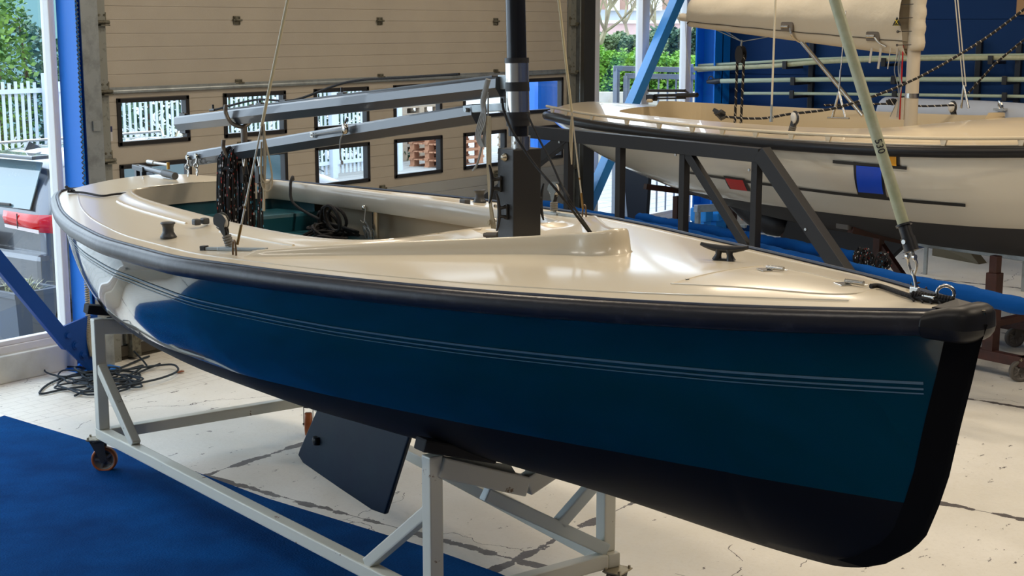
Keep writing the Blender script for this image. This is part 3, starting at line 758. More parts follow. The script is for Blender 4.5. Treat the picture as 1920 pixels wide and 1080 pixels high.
for z0, z1, r in ((2.155, 2.172, .0470), (2.172, 2.190, .0465), (2.262, 2.282, .0475), (2.050, 2.076, .0475), (2.022, 2.050, .0455)):
    mb = MB(); mb.tube([mast_pt(z0), mast_pt(z1)], r, 28); build('mast_band', mb, blk_plastic, mast)
# boom and upper spar (both stowed in the crutch)
def hexspar(a, b_, w, h):
    a = V3(a); b_ = V3(b_); d = (b_ - a).normalized(); sd = d.cross(Zu).normalized(); u = sd.cross(d)
    prof = [(-.5, -.05), (-.44, .40), (-.36, .5), (.36, .5), (.44, .40), (.5, -.05), (.22, -.5), (-.22, -.5)]
    mb = MB(); rows = [[c + sd * (x * w) + u * (y * h) for x, y in prof] for c in (a, b_)]
    mb.add([p for r in rows for p in r], [[i, (i + 1) % 8, 8 + (i + 1) % 8, 8 + i] for i in range(8)] + [list(range(8))[::-1], list(range(8, 16))]); return mb
uA, uB = V3((-1.66, 0, 1.872)), V3((1.30, 0, 2.170))
lA, lB = V3((-1.475, -.02, 1.690)), V3((1.15, -.01, 2.058))
sp1 = build('upper_spar', hexspar(uA, uB, .075, .078), gry_alu, B1)
sp2 = build('boom', hexspar(lA, lB, .070, .078), gry_alu, B1)
mb = MB(); dd = (uB - uA).normalized(); mb.beam(uA + dd * .6 + Zu * .044, uB - dd * .05 + Zu * .042, .03, .012); build('spar_track', mb, mat('dark_track', (.02, .02, .022), .4), sp1)
mb = MB(); mb.tube(catmull([uA + dd * .42 + Zu * .05, uA + dd * .9 + Zu * .075, uA + dd * 1.3 + Zu * .05, uA + dd * 1.8 + Zu * .10, uA + dd * 2.3 + Zu * .085, uA + dd * 2.68 + Zu * .07], 6), .006, 6); build('spar_line', mb, rope_blk, sp1)
for s_ in (.42, .95, 1.2, 1.75):
    mb = MB(); c = uA + dd * s_ + Zu * .052; mb.beam(c - dd * .03, c + dd * .03, .022, .012); mb.cyl(c, c + Zu * .028, .006, 8); build('line_fitting', mb, blk_plastic, sp1)
for sz in (.045, -.045):
    mb = MB(); mb.torus(uA + dd * .04 + Zu * sz, (0, 1, 0), .014, .0045, 14, 6); mb.bb(tuple(uA + dd * .02 + V3((0, -.012, sz - .006))), tuple(uA + dd * .09 + V3((0, .012, sz + .006)))); build('end_shackle', mb, blk_metal, sp1)
dl = (lB - lA).normalized()
for s_ in (.03, .14):
    c = lA + dl * s_ + V3((0, -.038, .01)); mb = MB(); mb.cyl(c, c + V3((0, -.012, 0)), .013, 10); mb.torus(c + V3((.01, -.008, -.085)), (.3, 1, 0), .019, .004, 16, 6); mb.torus(c + V3((-.008, -.004, -.052)), (1, .3, 0), .014, .004, 14, 6); mb.tube([c, c + V3((.004, -.008, -.04))], .005, 6); build('boom_shackle', mb, steel, sp2)
c = AT(586, 253, -.055); mb = MB(); mb.bb((c.x - .012, -.062, c.z - .012), (c.x + .012, -.055, c.z + .012), .002); mb.cyl((c.x + .0, -.064, c.z), (c.x, -.0605, c.z), .006, 10); build('eye_plate', mb, steel, sp2)
c2 = AT(650, 243, -.06); mb = MB(); mb.tube([(c.x, -.064, c.z), (c2.x, -.066, c2.z)], .0035, 6); mb.tube(catmull([(c2.x, -.066, c2.z), (c2.x - .04, -.07, c2.z - .05), (c2.x - .035, -.075, c2.z - .12), (c2.x - .03, -.07, c2.z - .15)], 6), .0035, 6); mb.torus((c2.x - .03, -.07, c2.z - .15), (0, 1, 0), .006, .004, 10, 6); build('outhaul_line', mb, rope_gry, sp2)
mb = MB(); mb.lathe([(.001, -.010), (.022, -.009), (.025, 0), (.022, .009), (.001, .010)], (c2.x, -.070, c2.z + .004), (.15, 1, 0), 18); mb.tube([(c2.x - .005, -.07, c2.z + .02), (c2.x - .01, -.05, c2.z + .05)], .005, 6); build('boom_cheek_block', mb, steel, sp2)
mb = MB(); g0 = lB; mb.beam(g0 + V3((-.06, -.03, .015)), (ML - .045, -.03, 2.095), .006, .03); mb.beam(g0 + V3((-.06, .03, .015)), (ML - .045, .03, 2.095), .006, .03); mb.cyl(g0 + V3((-.03, -.045, .015)), g0 + V3((-.03, .045, .015)), .009, 8); build('gooseneck', mb, galv, sp2)
mb = MB(); mb.bb((1.285, -.014, 2.16), (1.37, .014, 2.215), .003); build('spar_end_fitting', mb, galv, sp1)
# shrouds (through plastic tubes), one each side
def shroud(side, foot, top, nm='shroud'):
    f = V3(foot); t_ = V3(top); d = (t_ - f).normalized()
    mb = MB(); mb.tube([f + d * .52, t_], .0062, 10); o = build(nm, mb, mat('yellowed_tube', (.50, .45, .30), .45), B1)
    mb = MB(); mb.tube([f + d * .09, f + d * .19, f + d * .205], [.0032, .0032, .005], 8); mb.tube([f + d * .05, f + d * .13], .0058, 8); build('wire_terminal', mb, mat('bronzed_terminal', (.20, .13, .05), .4, metal=.8), o)
    mb = MB(); mb.tube([f + d * .12, f + d * .55], .0038, 8); build('wire', mb, mat('wire_pale', (.45, .44, .40), .4, metal=.5), o)
    mb = MB(); cx = f + V3((0, 0, .022)); mb.tube(catmull([cx + V3((-.013, 0, -.026)), cx + V3((-.013, 0, .006)), cx + V3((-.007, 0, .040)), cx + V3((.007, 0, .040)), cx + V3((.013, 0, .006)), cx + V3((.013, 0, -.026))], 5), .0042, 8)
    mb.bb((f.x - .03, f.y - .010, f.z - .004), (f.x + .03, f.y + .010, f.z + .002)); build('chainplate', mb, mat('bronze_dark', (.16, .11, .07), .4, metal=.8), o)
    return o
ft = V3((.76, -.905, 1.515)); tp = AT(513, 0, 0); 
# upper point lies on the line foot -> mast hounds
hounds = V3((1.25, 0, 5.05))
def on_stay(px, py, foot):
    """depth of the pixel ray closest to the line foot-hounds"""
    return None
sh1 = shroud(-1, ft, ft + (V3((1.02, -.10, 5.05)) - ft))
ftp = V3((.72, .915, 1.515)); sh2 = shroud(1, ftp, ftp + (V3((1.02, .10, 5.05)) - ftp))
# forestay with furler tube
ff = V3((3.305, 0, 1.645)); fd = (V3((2.94, 0, 2.478)) - V3((3.262, 0, 1.760))); fd.normalize()
mb = MB(); p0 = V3((3.262, 0, 1.760)) + fd * .075; mb.tube([p0, p0 + fd * 3.4], .0170, 20); fs = build('forestay_tube', mb, gpole, B1)
mb = MB(); mb.tube([p0 - fd * .035, p0 + fd * .004], .0180, 18); mb.tube([p0 + fd * .002, p0 + fd * .008], .024, 18); mb.tube([p0 - fd * .075, p0 - fd * .033], .0215, 18); build('furler_socket', mb, blk_plastic, fs)
mb = MB(); mb.cyl(p0 - fd * .045 + V3((0, -.018, 0)), p0 - fd * .045 + V3((0, -.026, 0)), .007, 10); mb.tube([p0 - fd * .075, p0 - fd * .105], .0055, 10); build('socket_bolt', mb, steel, fs)
mb = MB(); e = p0 - fd * .095
for sx in (-.012, .012):
    mb.cyl(e + V3((sx - .004, -.014, .004)), e + V3((sx + .004, -.014, .004)), .0085, 10); mb.tube(catmull([e + V3((sx, -.012, .004)), e + V3((sx * 1.2, -.004, -.02)), e + V3((sx * .5, 0, -.045)), e + V3((0, 0, -.052))], 5), .0042, 8)
build('stay_shackle', mb, steel, fs)
mb = MB(); mb.tube(catmull([e + V3((-.004, 0, -.038)), e + V3((.004, 0, -.055)), e + V3((.012, 0, -.085)), e + V3((.010, 0, -.11))], 5), .0050, 8); mb.bb(tuple(e + V3((-.006, -.006, -.14))), tuple(e + V3((.024, .006, -.085))), .003); mb.bb((3.29, -.02, 1.632), (3.36, .02, 1.642), .003); build('stem_fitting', mb, steel, fs)
# hand written number on the tube
def text_mesh(s, size, mat_, name, parent, origin, xdir, ydir, ext=.0006):
    cu = bpy.data.curves.new(name, 'FONT'); cu.body = s; cu.size = size; cu.extrude = ext; cu.align_x = 'CENTER'; cu.align_y = 'CENTER'
    o = bpy.data.objects.new(name, cu); COL.objects.link(o); dg = bpy.context.evaluated_depsgraph_get(); me = bpy.data.meshes.new_from_object(o.evaluated_get(dg)); bpy.data.objects.remove(o)
    X = V3(xdir).normalized(); Y = (V3(ydir) - X * X.dot(V3(ydir))).normalized(); Z_ = X.cross(Y); M = Matrix((X, Y, Z_)).transposed().to_4x4(); M.translation = V3(origin) - V3(parent['_b']) if parent else V3(origin)
    me.transform(M); me.materials.clear(); me.materials.append(mat_); ob = bpy.data.objects.new(name, me); COL.objects.link(ob)
    if parent: ob.parent = parent
    return ob
cl = FBi @ CAM; tc_ = p0 + fd * .245; vn = (cl - tc_); vn = (vn - fd * vn.dot(fd)).normalized()
text_mesh('530', .030, mat('ink', (.01, .01, .02), .6), 'handwritten_number', fs, tc_ + vn * .0176, -fd, vn.cross(-fd))
# deck fittings
deck_at = lambda l, t: zdeck(l, abs(t))
q = AZ(1357, 500, 1.585); build('bow_cleat', cleat_mesh((q.x, q.y, deck_at(q.x, q.y)), (.93, .36, 0), (0, 0, 1), .175, .040, 1.7), blk_plastic, B1)
for (px, py, z) in ((1452, 521, 1.60), (1600, 542, 1.613)):
    q = AZ(px, py, z); zz = deck_at(q.x, q.y); mb = MB(); mb.beam((q.x - .05, q.y - .010, zz + .002), (q.x + .0, q.y - .032, zz + .002), .035, .003); mb.tube([(q.x - .022, q.y - .012, zz + .011), (q.x + .040, q.y - .002, zz + .011)], .0075, 10); mb.tube([(q.x + .040, q.y - .002, zz + .008), (q.x + .055, q.y, zz + .008)], .002, 6); build('hatch_hinge', mb, steel, B1)
mb = MB(); qa = AZ(1258, 549, 1.57); qb = AZ(1430, 513, 1.59); qc = AZ(1640, 548, 1.615); qd = AZ(1560, 563, 1.60)
def deckline(pts, w=.004, name='hatch_groove', m_=None):
    mb = MB(); pp = catmull([(p[0], p[1], 0) for p in pts], 6) if len(pts) > 2 else [V3((pts[0][0], pts[0][1], 0)).lerp(V3((pts[1][0], pts[1][1], 0)), k / 12) for k in range(13)]
    mb.tube([V3((p.x, p.y, deck_at(p.x, p.y) - .001)) for p in pp], w, 6, flat=1.0); return build(name, mb, m_ or gel_cream, B1)
deckline([(qa.x, qa.y), (qb.x, qb.y)], .004); deckline([(qb.x, qb.y), (qc.x, qc.y)], .004)
deckline([(qa.x, qa.y), (qd.x, qd.y), (qc.x, qc.y)], .004)
groove_dark = mat('groove_shadow', (.30, .24, .16), .6)
mb = MB(); q = AZ(1288, 545, 1.57); mb.cyl((q.x, q.y, deck_at(q.x, q.y)), (q.x, q.y, deck_at(q.x, q.y) + .002), .007, 14); build('drain_hole', mb, blk_plastic, B1)
for (px, py) in ((1054, 437),):
    q = AZ(px, py, 1.61)
for side in (-1, 1):
    wl_, wt_ = (.13, -.895) if side < 0 else (-.10, .91)
    zz = deck_at(wl_, wt_); mb = MB(); mb.lathe([(.034, 0), (.036, .006), (.031, .012), (.024, .026), (.023, .045), (.027, .058), (.032, .062), (.030, .067), (.012, .063), (.001, .062)], (wl_, wt_, zz), (0, 0, 1), 24); build('snubbing_winch', mb, mat('winch_grey', (.035, .036, .038), .42), B1)
# small grey pads by the cockpit and vents
for k, (px, py) in enumerate(((368, 413), (384, 412))):
    q = AZ(px, py, 1.565); mb = MB(); zz = deck_at(q.x, q.y) + .006; mb.box((q.x, q.y, zz + .020), (.036, .032, .028), None, .008); build('fairlead_jaw', mb, mat('fairlead_grey', (.05, .052, .055), .5), B1)
q = AZ(829, 372, 1.56); mb = MB(); mb.box((.12, .66, deck_at(.12, .66) + .02), (.05, .036, .035), None, .008); build('fairlead_jaw', mb, mat('fairlead_grey', (0, 0, 0)), B1)
def track_block(a, b_, at, lean, flip=1):
    a = V3(a); b_ = V3(b_); d = (b_ - a).normalized(); c = a.lerp(b_, at)
    mb = MB(); mb.beam(a, b_, .022, .012, bev=.002); tr = build('genoa_track', mb, galv, B1)
    mb = MB(); mb.beam(a - d * .006, a + d * .02, .028, .022, bev=.003); build('track_stop', mb, blk_plastic, tr)
    mb = MB(); mb.beam(c - d * .055, c + d * .03, .032, .016, bev=.004); mb.cyl(c, c + Zu * .02, .012, 10); build('track_car', mb, galv, tr)
    up = V3(lean).normalized(); base = c + Zu * .008
    mb = MB()
    for k in range(4): mb.torus(base + up * (.012 + k * .0105), up, .0135, .0062, 16, 6)
    build('block_spring', mb, mat('spring_rubber', (.15, .145, .13), .6), tr)
    ctr = base + up * .105; ax = up.cross(d).normalized() * flip; sd_ = up
    mb = MB(); side_ = up.cross(ax).normalized()
    for s in (-1, 1):
        pl = []
        for k in range(20):
            th = 2 * PI * k / 20; r = .030; v = up * (math.cos(th) * r * 1.25) + side_ * (math.sin(th) * r)
            if math.cos(th) < -.2: v = up * (math.cos(th) * r * 2.0) + side_ * (math.sin(th) * r * .45)
            pl.append(ctr + ax * (s * .011) + v)
        mb.prism(pl, ax * (s * .0025))
    mb.torus(ctr, ax, .034, .0028, 20, 6, 0, PI)
    bl = build('block_cheek', mb, mat('block_steel_dark', (.10, .10, .09), .35, metal=.7), tr)
    mb = MB(); mb.lathe([(.010, -.008), (.028, -.008), (.024, 0), (.028, .008), (.010, .008)], ctr, ax, 24); build('sheave', mb, white_shv, tr)
    mb = MB(); mb.beam(base + up * .045, base + up * .085, .016, .02, bev=.004); build('block_neck', mb, blk_plastic, tr)
    return tr
ta = AZ(380, 461, 1.535); tb_ = AZ(500, 470, 1.535)
za = deck_at(ta.x, ta.y) + .006; zb = deck_at(tb_.x, tb_.y) + .006
track_block((ta.x, ta.y, za), (tb_.x, tb_.y, zb), .44, (-.26, -.22, 1))
track_block((.42, .80, deck_at(.42, .8) + .006), (.74, .86, deck_at(.74, .86) + .006), .55, (-.05, .05, 1))
# tiller with extension
q0 = V3((-2.20, .0, 1.535)); q1 = AT(262, 316, 0); q2 = AT(320, 328, 0)
mb = MB(); mb.beam((-2.27, 0, 1.40), (-2.27, 0, 1.575), .03, .03); mb.beam((-2.19, 0, 1.42), (-2.19, 0, 1.57), .03, .03); mb.beam((-2.30, 0, 1.585), (-2.15, 0, 1.58), .045, .03); til = build('tiller_head', mb, gry_alu, B1)
mb = MB(); tl0 = V3((-2.22, 0, 1.588)); tl1 = V3((-1.86, .0, 1.577)); mb.tube([tl0, tl1], .0150, 16); build('tiller', mb, gry_alu, til)
mb = MB(); tl2 = tl1 + (tl1 - tl0).normalized() * .11; mb.tube([tl1 - (tl1 - tl0) * .12, tl2], .0205, 18); build('tiller_grip', mb, mat('grip_grey', (.05, .055, .06), .5), til)
mb = MB(); mb.tube([tl0 + V3((.10, .02, .035)), tl0 + V3((.36, .01, .040))], .0085, 12); mb.tube([tl0 + V3((.06, .02, .036)), tl0 + V3((.15, .018, .037))], .013, 12); build('tiller_extension', mb, mat('pale_alu', (.5, .5, .48), .35, metal=.6), til)
mb = MB(); mb.tube([tl0 + V3((.36, .01, .015)), tl0 + V3((.36, .01, .055))], .009, 10); build('extension_clip', mb, brass, til)
# rudder blade hidden behind the transom
mb = MB(); mb.prism([(-2.14, -.012, 1.45), (-2.26, -.012, 1.45), (-2.34, -.012, .75), (-2.14, -.012, .72)], (0, .024, 0)); build('rudder', mb, keelmat, B1)
# eyes
q = V3((3.37, .02, 1.645)); mb = MB(); pts_ = [q + V3((.81, .58, 0)) * (.024 * math.cos(a_)) + Zu * (.004 + .022 * math.sin(a_)) for a_ in [-.6 + (PI + 1.2) * k / 20 for k in range(21)]]; mb.tube(pts_, .0052, 8); mb.bb((3.35, 0, 1.632), (3.39, .04, 1.640), .002); build('mooring_eye', mb, steel, B1)
q = AZ(268, 337, 1.55); mb = MB(); mb.torus((q.x, q.y, deck_at(q.x, q.y) + .006), (.2, 1, 0), .014, .003, 16, 6, 0, PI); build('deck_eye', mb, steel, B1)
# toe moulding lines on the deck
for side in (-1, 1):
    mb = MB(); pts = []
    for l in np.linspace(-1.80, 3.15, 50): t = H1.b(l) - .085 - .02 * max(0, 1 - (l + 1.8)); t = max(.02, t); pts.append(V3((l, side * t, deck_at(l, t) - .0035)))
    mb.tube(pts, .007, 6); build('deck_moulding', mb, gel_cream, B1)
# soft ridges moulded beside the cockpit
for side in (-1, 1):
    for off, l0, l1 in ((.045, -1.22, -.12), (.095, -1.18, -.15), (.045, .18, .86), (.085, .20, .80)):
        pts = []
        for l in np.linspace(l0, l1, 26):
            c_ = smooth_interp([p[0] for p in icurve[18:]], [p[1] for p in icurve[18:]], l) if False else float(np.interp(l, ic[20:, 0], ic[20:, 1]))
            pts.append(V3((l, side * (c_ + off), deck_at(l, c_ + off) - .001)))
        mb = MB(); mb.tube(pts, .0075, 8); build('coaming_ridge', mb, gel_cream, B1)
# ---- things lying or hanging on boat 1
def rope(name, pts, r, m_, label, cat='rope', frame=FB, n=8, extra=None, group=None):
    mb = MB(); mb.tube(catmull(pts, 6), r, n)
    if extra: extra(mb)
    return build(name, mb, m_, frame=frame, label=label, cat=cat, group=group)
dz = lambda l, t, o=.010: (l, t, deck_at(l, t) + o)
st_ = [AZ(128, 362, 1.51), AZ(140, 364, 1.51), AZ(160, 366, 1.515), AZ(190, 368, 1.53), AZ(210, 364, 1.54), AZ(228, 360, 1.55)]
def knot(mb):
    c = st_[0]
    for k in range(5): 
        a = k * 1.3; mb.tube([(c.x + .02 * math.cos(a), c.y + .012 * math.sin(a), 1.525 + .006 * k), (c.x + .055 + .02 * math.sin(a), c.y + .02 * math.cos(a * 2), 1.520 + .004 * (k % 3))], .006, 6)
rp = [(p.x, p.y, deck_at(p.x, p.y) + .010) for p in st_]; rp.append((rp[-1][0] + .045, rp[-1][1] + .02, rp[-1][2] + .0)); rp.append((rp[-1][0] + .03, rp[-1][1] + .01, rp[-1][2] - .05))
rope('elastic_cord', rp, .006, rope_blk, 'black elastic cord with a knotted end lying across the cream stern deck', 'cord', extra=knot)
# bow painter
bp2 = [AZ(1632, 545, 1.62), AZ(1650, 541, 1.625), AZ(1690, 551, 1.63), AZ(1712, 557, 1.63), AZ(1740, 559, 1.635), AZ(1765, 561, 1.635), AZ(1785, 566, 1.63)]
def painter(mb):
    c0, c1 = bp2[3], bp2[-1]
    for k in range(14):
        f = k / 13; c = V3((c0.x + (c1.x - c0.x) * f, c0.y + (c1.y - c0.y) * f, 0)); zz = deck_at(min(c.x, 3.5), c.y) + .010
        mb.torus((c.x, c.y, zz + .004), (c1 - c0), .0085, .0045, 10, 6)
        if k % 3 == 0: mb.tube([(c.x, c.y - .01, zz), (c.x + .02, c.y - .022, zz - .008)], .003, 5)
rope('bow_line', [(p.x, p.y, deck_at(min(p.x, 3.5), p.y) + .009) for p in bp2], .0075, rope_blk, 'bundled black mooring line lying on the bow deck by the shiny eye', 'rope', extra=painter)
# cord from coaming and heap in cockpit
q0, q1, q2, q3 = AT(505, 343, .42), AT(512, 360, .40), AT(530, 385, .38), AT(575, 415, .45)
mb = MB(); mb.tube(catmull([(-1.30, .50, 1.56), (-1.20, .44, 1.585), (-1.17, .41, 1.54), (-1.12, .40, 1.45), (-.9, .44, 1.38), (-.62, .50, 1.34), tuple(AT(590, 420, .46))], 7), .008, 8)
rnd = random.Random(3)
for k in range(5):
    a = rnd.uniform(0, PI); hp_ = AT(600 + 8 * k, 414, .44); c = V3((hp_.x, .44 + rnd.uniform(-.03, .05), hp_.z + rnd.uniform(-.01, .02)))
    mb.torus(c, (rnd.uniform(-.3, .3), 1, rnd.uniform(-.6, .6)), rnd.uniform(.045, .075), .009, 20, 6)
for k in range(16):
    hp_ = AT(612, 436, .44); c = V3((hp_.x + rnd.uniform(-.13, .15), .44 + rnd.uniform(-.08, .08), hp_.z + rnd.uniform(-.03, .02))); mb.torus(c, (rnd.uniform(-.5, .5), rnd.uniform(-.5, .5), 1), rnd.uniform(.04, .08), .009, 16, 6)
build('black_hose', mb, rope_blk, frame=FB, label='black cord running over the coaming into a tangled heap beside the teal bench', cat='cord')
mb = MB(); pp = V3((AT(698, 430, .54).x, .54, AT(698, 430, .54).z)); q = AT(687, 389, .535)
mb.tube(catmull([(q.x, .53, q.z), (q.x + .03, .50, q.z - .07), (pp.x - .02, .48, pp.z + .05)], 6), .0022, 6)
for k in range(9): mb.torus((pp.x - .03 + rnd.uniform(-.02, .01), .54 + rnd.uniform(-.01, .01), pp.z - .03 + rnd.uniform(-.03, .02)), (.3, 1, rnd.uniform(-.4, .4)), rnd.uniform(.03, .055), .0022, 18, 5)
for k in range(5): mb.tube([(pp.x, .54, pp.z - .02), (pp.x - .08 + rnd.uniform(-.02, .02), .54, pp.z + .01 + rnd.uniform(-.03, .05))], .0018, 5)
build('thin_cord_coil', mb, rope_gry, frame=FB, label='thin pale cord coiled on the steel pillar inside the cockpit', cat='cord')
# crutch
CR = -.92
t = thing('boom_crutch', (CR, 0, 1.04), FB, 'brown painted steel crutch post with curved arms holding both dark spars above the cockpit', 'boom crutch')
crm = mat('crutch_bronze', (.16, .14, .12), .45, metal=.5)
mb = MB(); mb.tube([(CR, 0.012, 1.04), (CR, .012, 1.90)], .017, 14); build('crutch_post', mb, crm, t)
zu_ = 1.872 + (CR - uA.x) / (uB.x - uA.x) * (uB.z - uA.z); zl_ = lA.z + (CR - lA.x) / (lB.x - lA.x) * (lB.z - lA.z)
for zz, yy in ((zu_, 0), (zl_, -.02)):
    mb = MB(); r_ = .056
    pth = catmull([(CR - .05, yy - .060, zz + .06), (CR - .05, yy - .062, zz + .02), (CR - .03, yy - .045, zz - .030), (CR, yy, zz - .052), (CR + .0, yy + .045, zz - .030), (CR, yy + .062, zz + .02), (CR, yy + .058, zz + .06)], 6)
    mb.tube(pth, .010, 10, flat=1.6); build('crutch_arm', mb, crm, t)
# coiled speckled rope hanging on the lower spar
mb = MB()
for k in range(22):
    f = k / 21; x0 = -1.045 + .135 * f; y0 = -.02 + rnd.uniform(-.03, .03); zt = 1.752 + .03 * f; zb_ = rnd.uniform(1.20, 1.36); w = rnd.uniform(.012, .03)
    mb.tube(catmull([(x0, y0 - .045, zt - .03), (x0 + .004, y0, zt + .02), (x0 + w, y0 + .045, zt - .03), (x0 + w + rnd.uniform(-.012, .012), y0 + .055, zt - .22), (x0 + w, y0 + .04, zb_ + .03), (x0 + w / 2, y0, zb_), (x0, y0 - .045, zb_ + .03), (x0 + rnd.uniform(-.012, .012), y0 - .058, zt - .24), (x0, y0 - .045, zt - .03)], 5), .0078, 7)
mb.tube(catmull([(-1.05, -.075, 1.68), (-1.0, -.09, 1.66), (-.94, -.085, 1.685), (-.89, -.07, 1.67)], 5), .008, 7)
build('coiled_sheet', mb, rope_sp, frame=FB, label='thick coil of black rope with white and red flecks hung over the lower spar', cat='rope')
# natural halyard looped by the shroud
# mainsheet blocks
for k, (px, top, dark) in enumerate(((487, 290, 1), (458, 320, 0))):
    c = AT(px, 330, -.02); t = thing('hanging_pulley', (c.x, -.02, 1.2), FB, ('larger black pulley with rope hung from a shackle under the lower spar' if k == 0 else 'smaller black pulley half behind the pale rope loop under the lower spar'), 'pulley')
    mb = MB(); mb.lathe([(.001, -.013), (.016, -.012), (.020, 0), (.016, .012), (.001, .013)], (c.x, -.02, c.z - .01), (.3, 1, 0), 16)
    for s in (-1, 1): mb.prism([(c.x - .018, -.02 + s * .013, c.z - .035), (c.x + .018, -.02 + s * .013, c.z - .035), (c.x + .020, -.02 + s * .013, c.z + .01), (c.x + .008, -.02 + s * .013, c.z + .05), (c.x - .008, -.02 + s * .013, c.z + .05), (c.x - .020, -.02 + s * .013, c.z + .01)], (0, s * .004, 0))
    build('pulley_cheek', mb, blk_plastic, t)
    zt = lA.z + (c.x - lA.x) / (lB.x - lA.x) * (lB.z - lA.z) - .04
    mb = MB(); mb.tube(catmull([(c.x - .012, -.02, zt), (c.x - .008, -.02, c.z + .07), (c.x, -.02, c.z + .048), (c.x + .008, -.02, c.z + .07), (c.x + .012, -.02, zt)], 5), .0032, 6); mb.tube([(c.x - .03, -.02, zt + .005), (c.x + .03, -.02, zt + .012)], .0035, 6); build('pulley_shackle', mb, steel, t)
    mb = MB(); mb.tube([(c.x + .017, -.022, c.z), (c.x + .014, -.02, 1.22)], .0062, 7); mb.tube([(c.x - .016, -.022, c.z), (c.x - .014, -.02, 1.24)], .0062, 7); build('pulley_rope', mb, rope_sp, t)
# shroud loop rope
f0 = ft + (V3((1.02, -.10, 5.05)) - ft).normalized() * .40
sd0 = (V3((1.02, -.10, 5.05)) - ft).normalized()
mb = MB()
for k, (o, dn) in enumerate(((.022, .20), (.012, .23))):
    a_ = ft + sd0 * .52; mb.tube(catmull([a_, a_ + V3((.010, .01, -.06)), a_ + V3((.028, .02, -.16)), a_ + V3((.030, .02, -dn)), a_ + V3((.010, .005, -dn - .02)), a_ + V3((-.008, -.004, -dn + .02)), a_ + V3((-.004, 0, -.06))], 6), .0035, 6)
for k in range(3): a_ = ft + sd0 * .53; mb.tube(catmull([a_ + V3((.004 * k, .004, 0)), a_ + V3((.006 * k - .004, .006, -.14)), a_ + V3((-.004 - .006 * k, 0, -.34))], 6), .0035, 6)
build('lashed_halyard', mb, rope_nat, frame=FB, label='pale thin rope looped and tied to the nearer shroud', cat='rope')
mb = MB(); a_ = ftp + (V3((1.02, .10, 5.05)) - ftp).normalized() * .50
for k in range(3): mb.tube(catmull([a_ + V3((.004 * k, -.004, 0)), a_ + V3((.008 * k - .006, -.008, -.10)), a_ + V3((.003, -.004, -.22))], 6), .0035, 6)
build('lashed_halyard', mb, rope_nat, frame=FB, label='pale thin rope lashed to the shroud on the far side of the boat', cat='rope')
# bundle by the mast
mb = MB(); m0 = V3((ML - .10, -.075, 2.10))
for k in range(5): mb.tube(catmull([m0 + V3((-.01 * k, 0, .05)), m0 + V3((-.03 + .01 * k, -.02, -.05)), m0 + V3((-.055 + .008 * k, -.02, -.12)), m0 + V3((-.03 + .006 * k, -.01, -.16)), m0 + V3((-.005, 0, -.08)), m0 + V3((0, 0, .04))], 6), .0032, 6)
mb.tube(catmull([m0 + V3((0, 0, .10)), m0 + V3((-.02, -.01, .02)), m0 + V3((-.012, -.01, -.03))], 6), .011, 8)
mb.tube(catmull([m0 + V3((-.01, 0, -.05)), m0 + V3((-.03, -.01, -.16)), m0 + V3((-.06, -.01, -.23)), m0 + V3((-.09, -.01, -.26))], 6), .005, 6)
build('grey_rope_bundle', mb, rope_gry, frame=FB, label='knotted bundle of grey rope hanging at the boom fitting beside the mast', cat='rope')
mb = MB()
for k in range(4): x_ = ML - .068 - .008 * k; mb.tube(catmull([(x_, -.088, 2.06), (x_ + .003, -.09, 1.9), (x_ + .004 * k, -.088, 1.75), (x_ + .012, -.075, 1.62)], 6), .0032, 6)
mb.torus((ML - .08, -.088, 1.645), (.4, 1, 0), .008, .004, 12, 6)
build('natural_halyard', mb, rope_nat, frame=FB, label='several strands of brown cord running down beside the black mast foot', cat='rope')
mb = MB()
eA = AZ(1112, 434, 1.603); eA.z = zdeck(eA.x, abs(eA.y)) + .004
mb.tube(catmull([AT(941, 185, -.05), AT(946, 212, -.06), AT(962, 248, -.07), AT(1000, 305, -.06), AT(1048, 362, -.05), eA], 8), .0050, 7)
mb.tube(catmull([AT(988, 212, -.02), AT(1008, 255, -.03), AT(1034, 305, -.04), AT(1052, 345, -.05), AT(1074, 385, -.05), eA + V3((.012, 0, 0))], 8), .0042, 7)
mb.tube([AT(1050, 345, -.045), AT(1066, 370, -.045)], .0075, 8)
build('black_control_line', mb, rope_blk, frame=FB, label='pair of thin black lines slanting from the mast to the cream foredeck', cat='rope')
print('boat1 done')
# ------------------------------------------------------------------ white wheeled stand under boat 1
ST = thing('boat_stand', (0, 0, 0), FS, 'chipped off-white steel tube stand on castors carrying the teal boat', 'boat stand')
TW = .06
nr, nf = -.625, -.425                                   # half widths rear and front
x0, x1 = -1.53, 1.53
def sbeam(name, a, b_, w=TW, h=TW, par=ST, m_=None):
    mb = MB(); mb.beam(a, b_, w, h, bev=.007); return build(name, mb, m_ or stand_paint, par)
for s in (-1, 1):
    sbeam('side_beam', (x0 - .04, s * -nr, .22), (x1 + .03, s * -nf, .22))
sbeam('cross_beam', (x0, nr + .03, .22), (x0, -nr - .03, .22)); sbeam('cross_beam', (x1, nf + .03, .22), (x1, -nf - .03, .22))
for s in (-1, 1):
    sbeam('rear_post', (x0, s * -nr, .25), (x0, s * -nr, .86)); sbeam('front_post', (x1 - .03, s * -nf, .25), (x1 - .03, s * -nf, .81))
    sbeam('rear_strut', (x0 + .02, s * -nr, .60), (x0 + .40, s * (-nr - .03), .25), .05, .05)
    sbeam('front_strut', (x1 - .03, s * -nf, .60), (x1 - .47, s * (-nf + .03), .25), .05, .05) if s < 0 else None
    sbeam('cradle_arm', (x1 - .02, s * (-nf - .02), .765), (x1 - .02, 0, .612), .06, .08)
    sbeam('cradle_arm', (x0, s * (-nr - .02), .815), (x0, 0, .75), .06, .08)
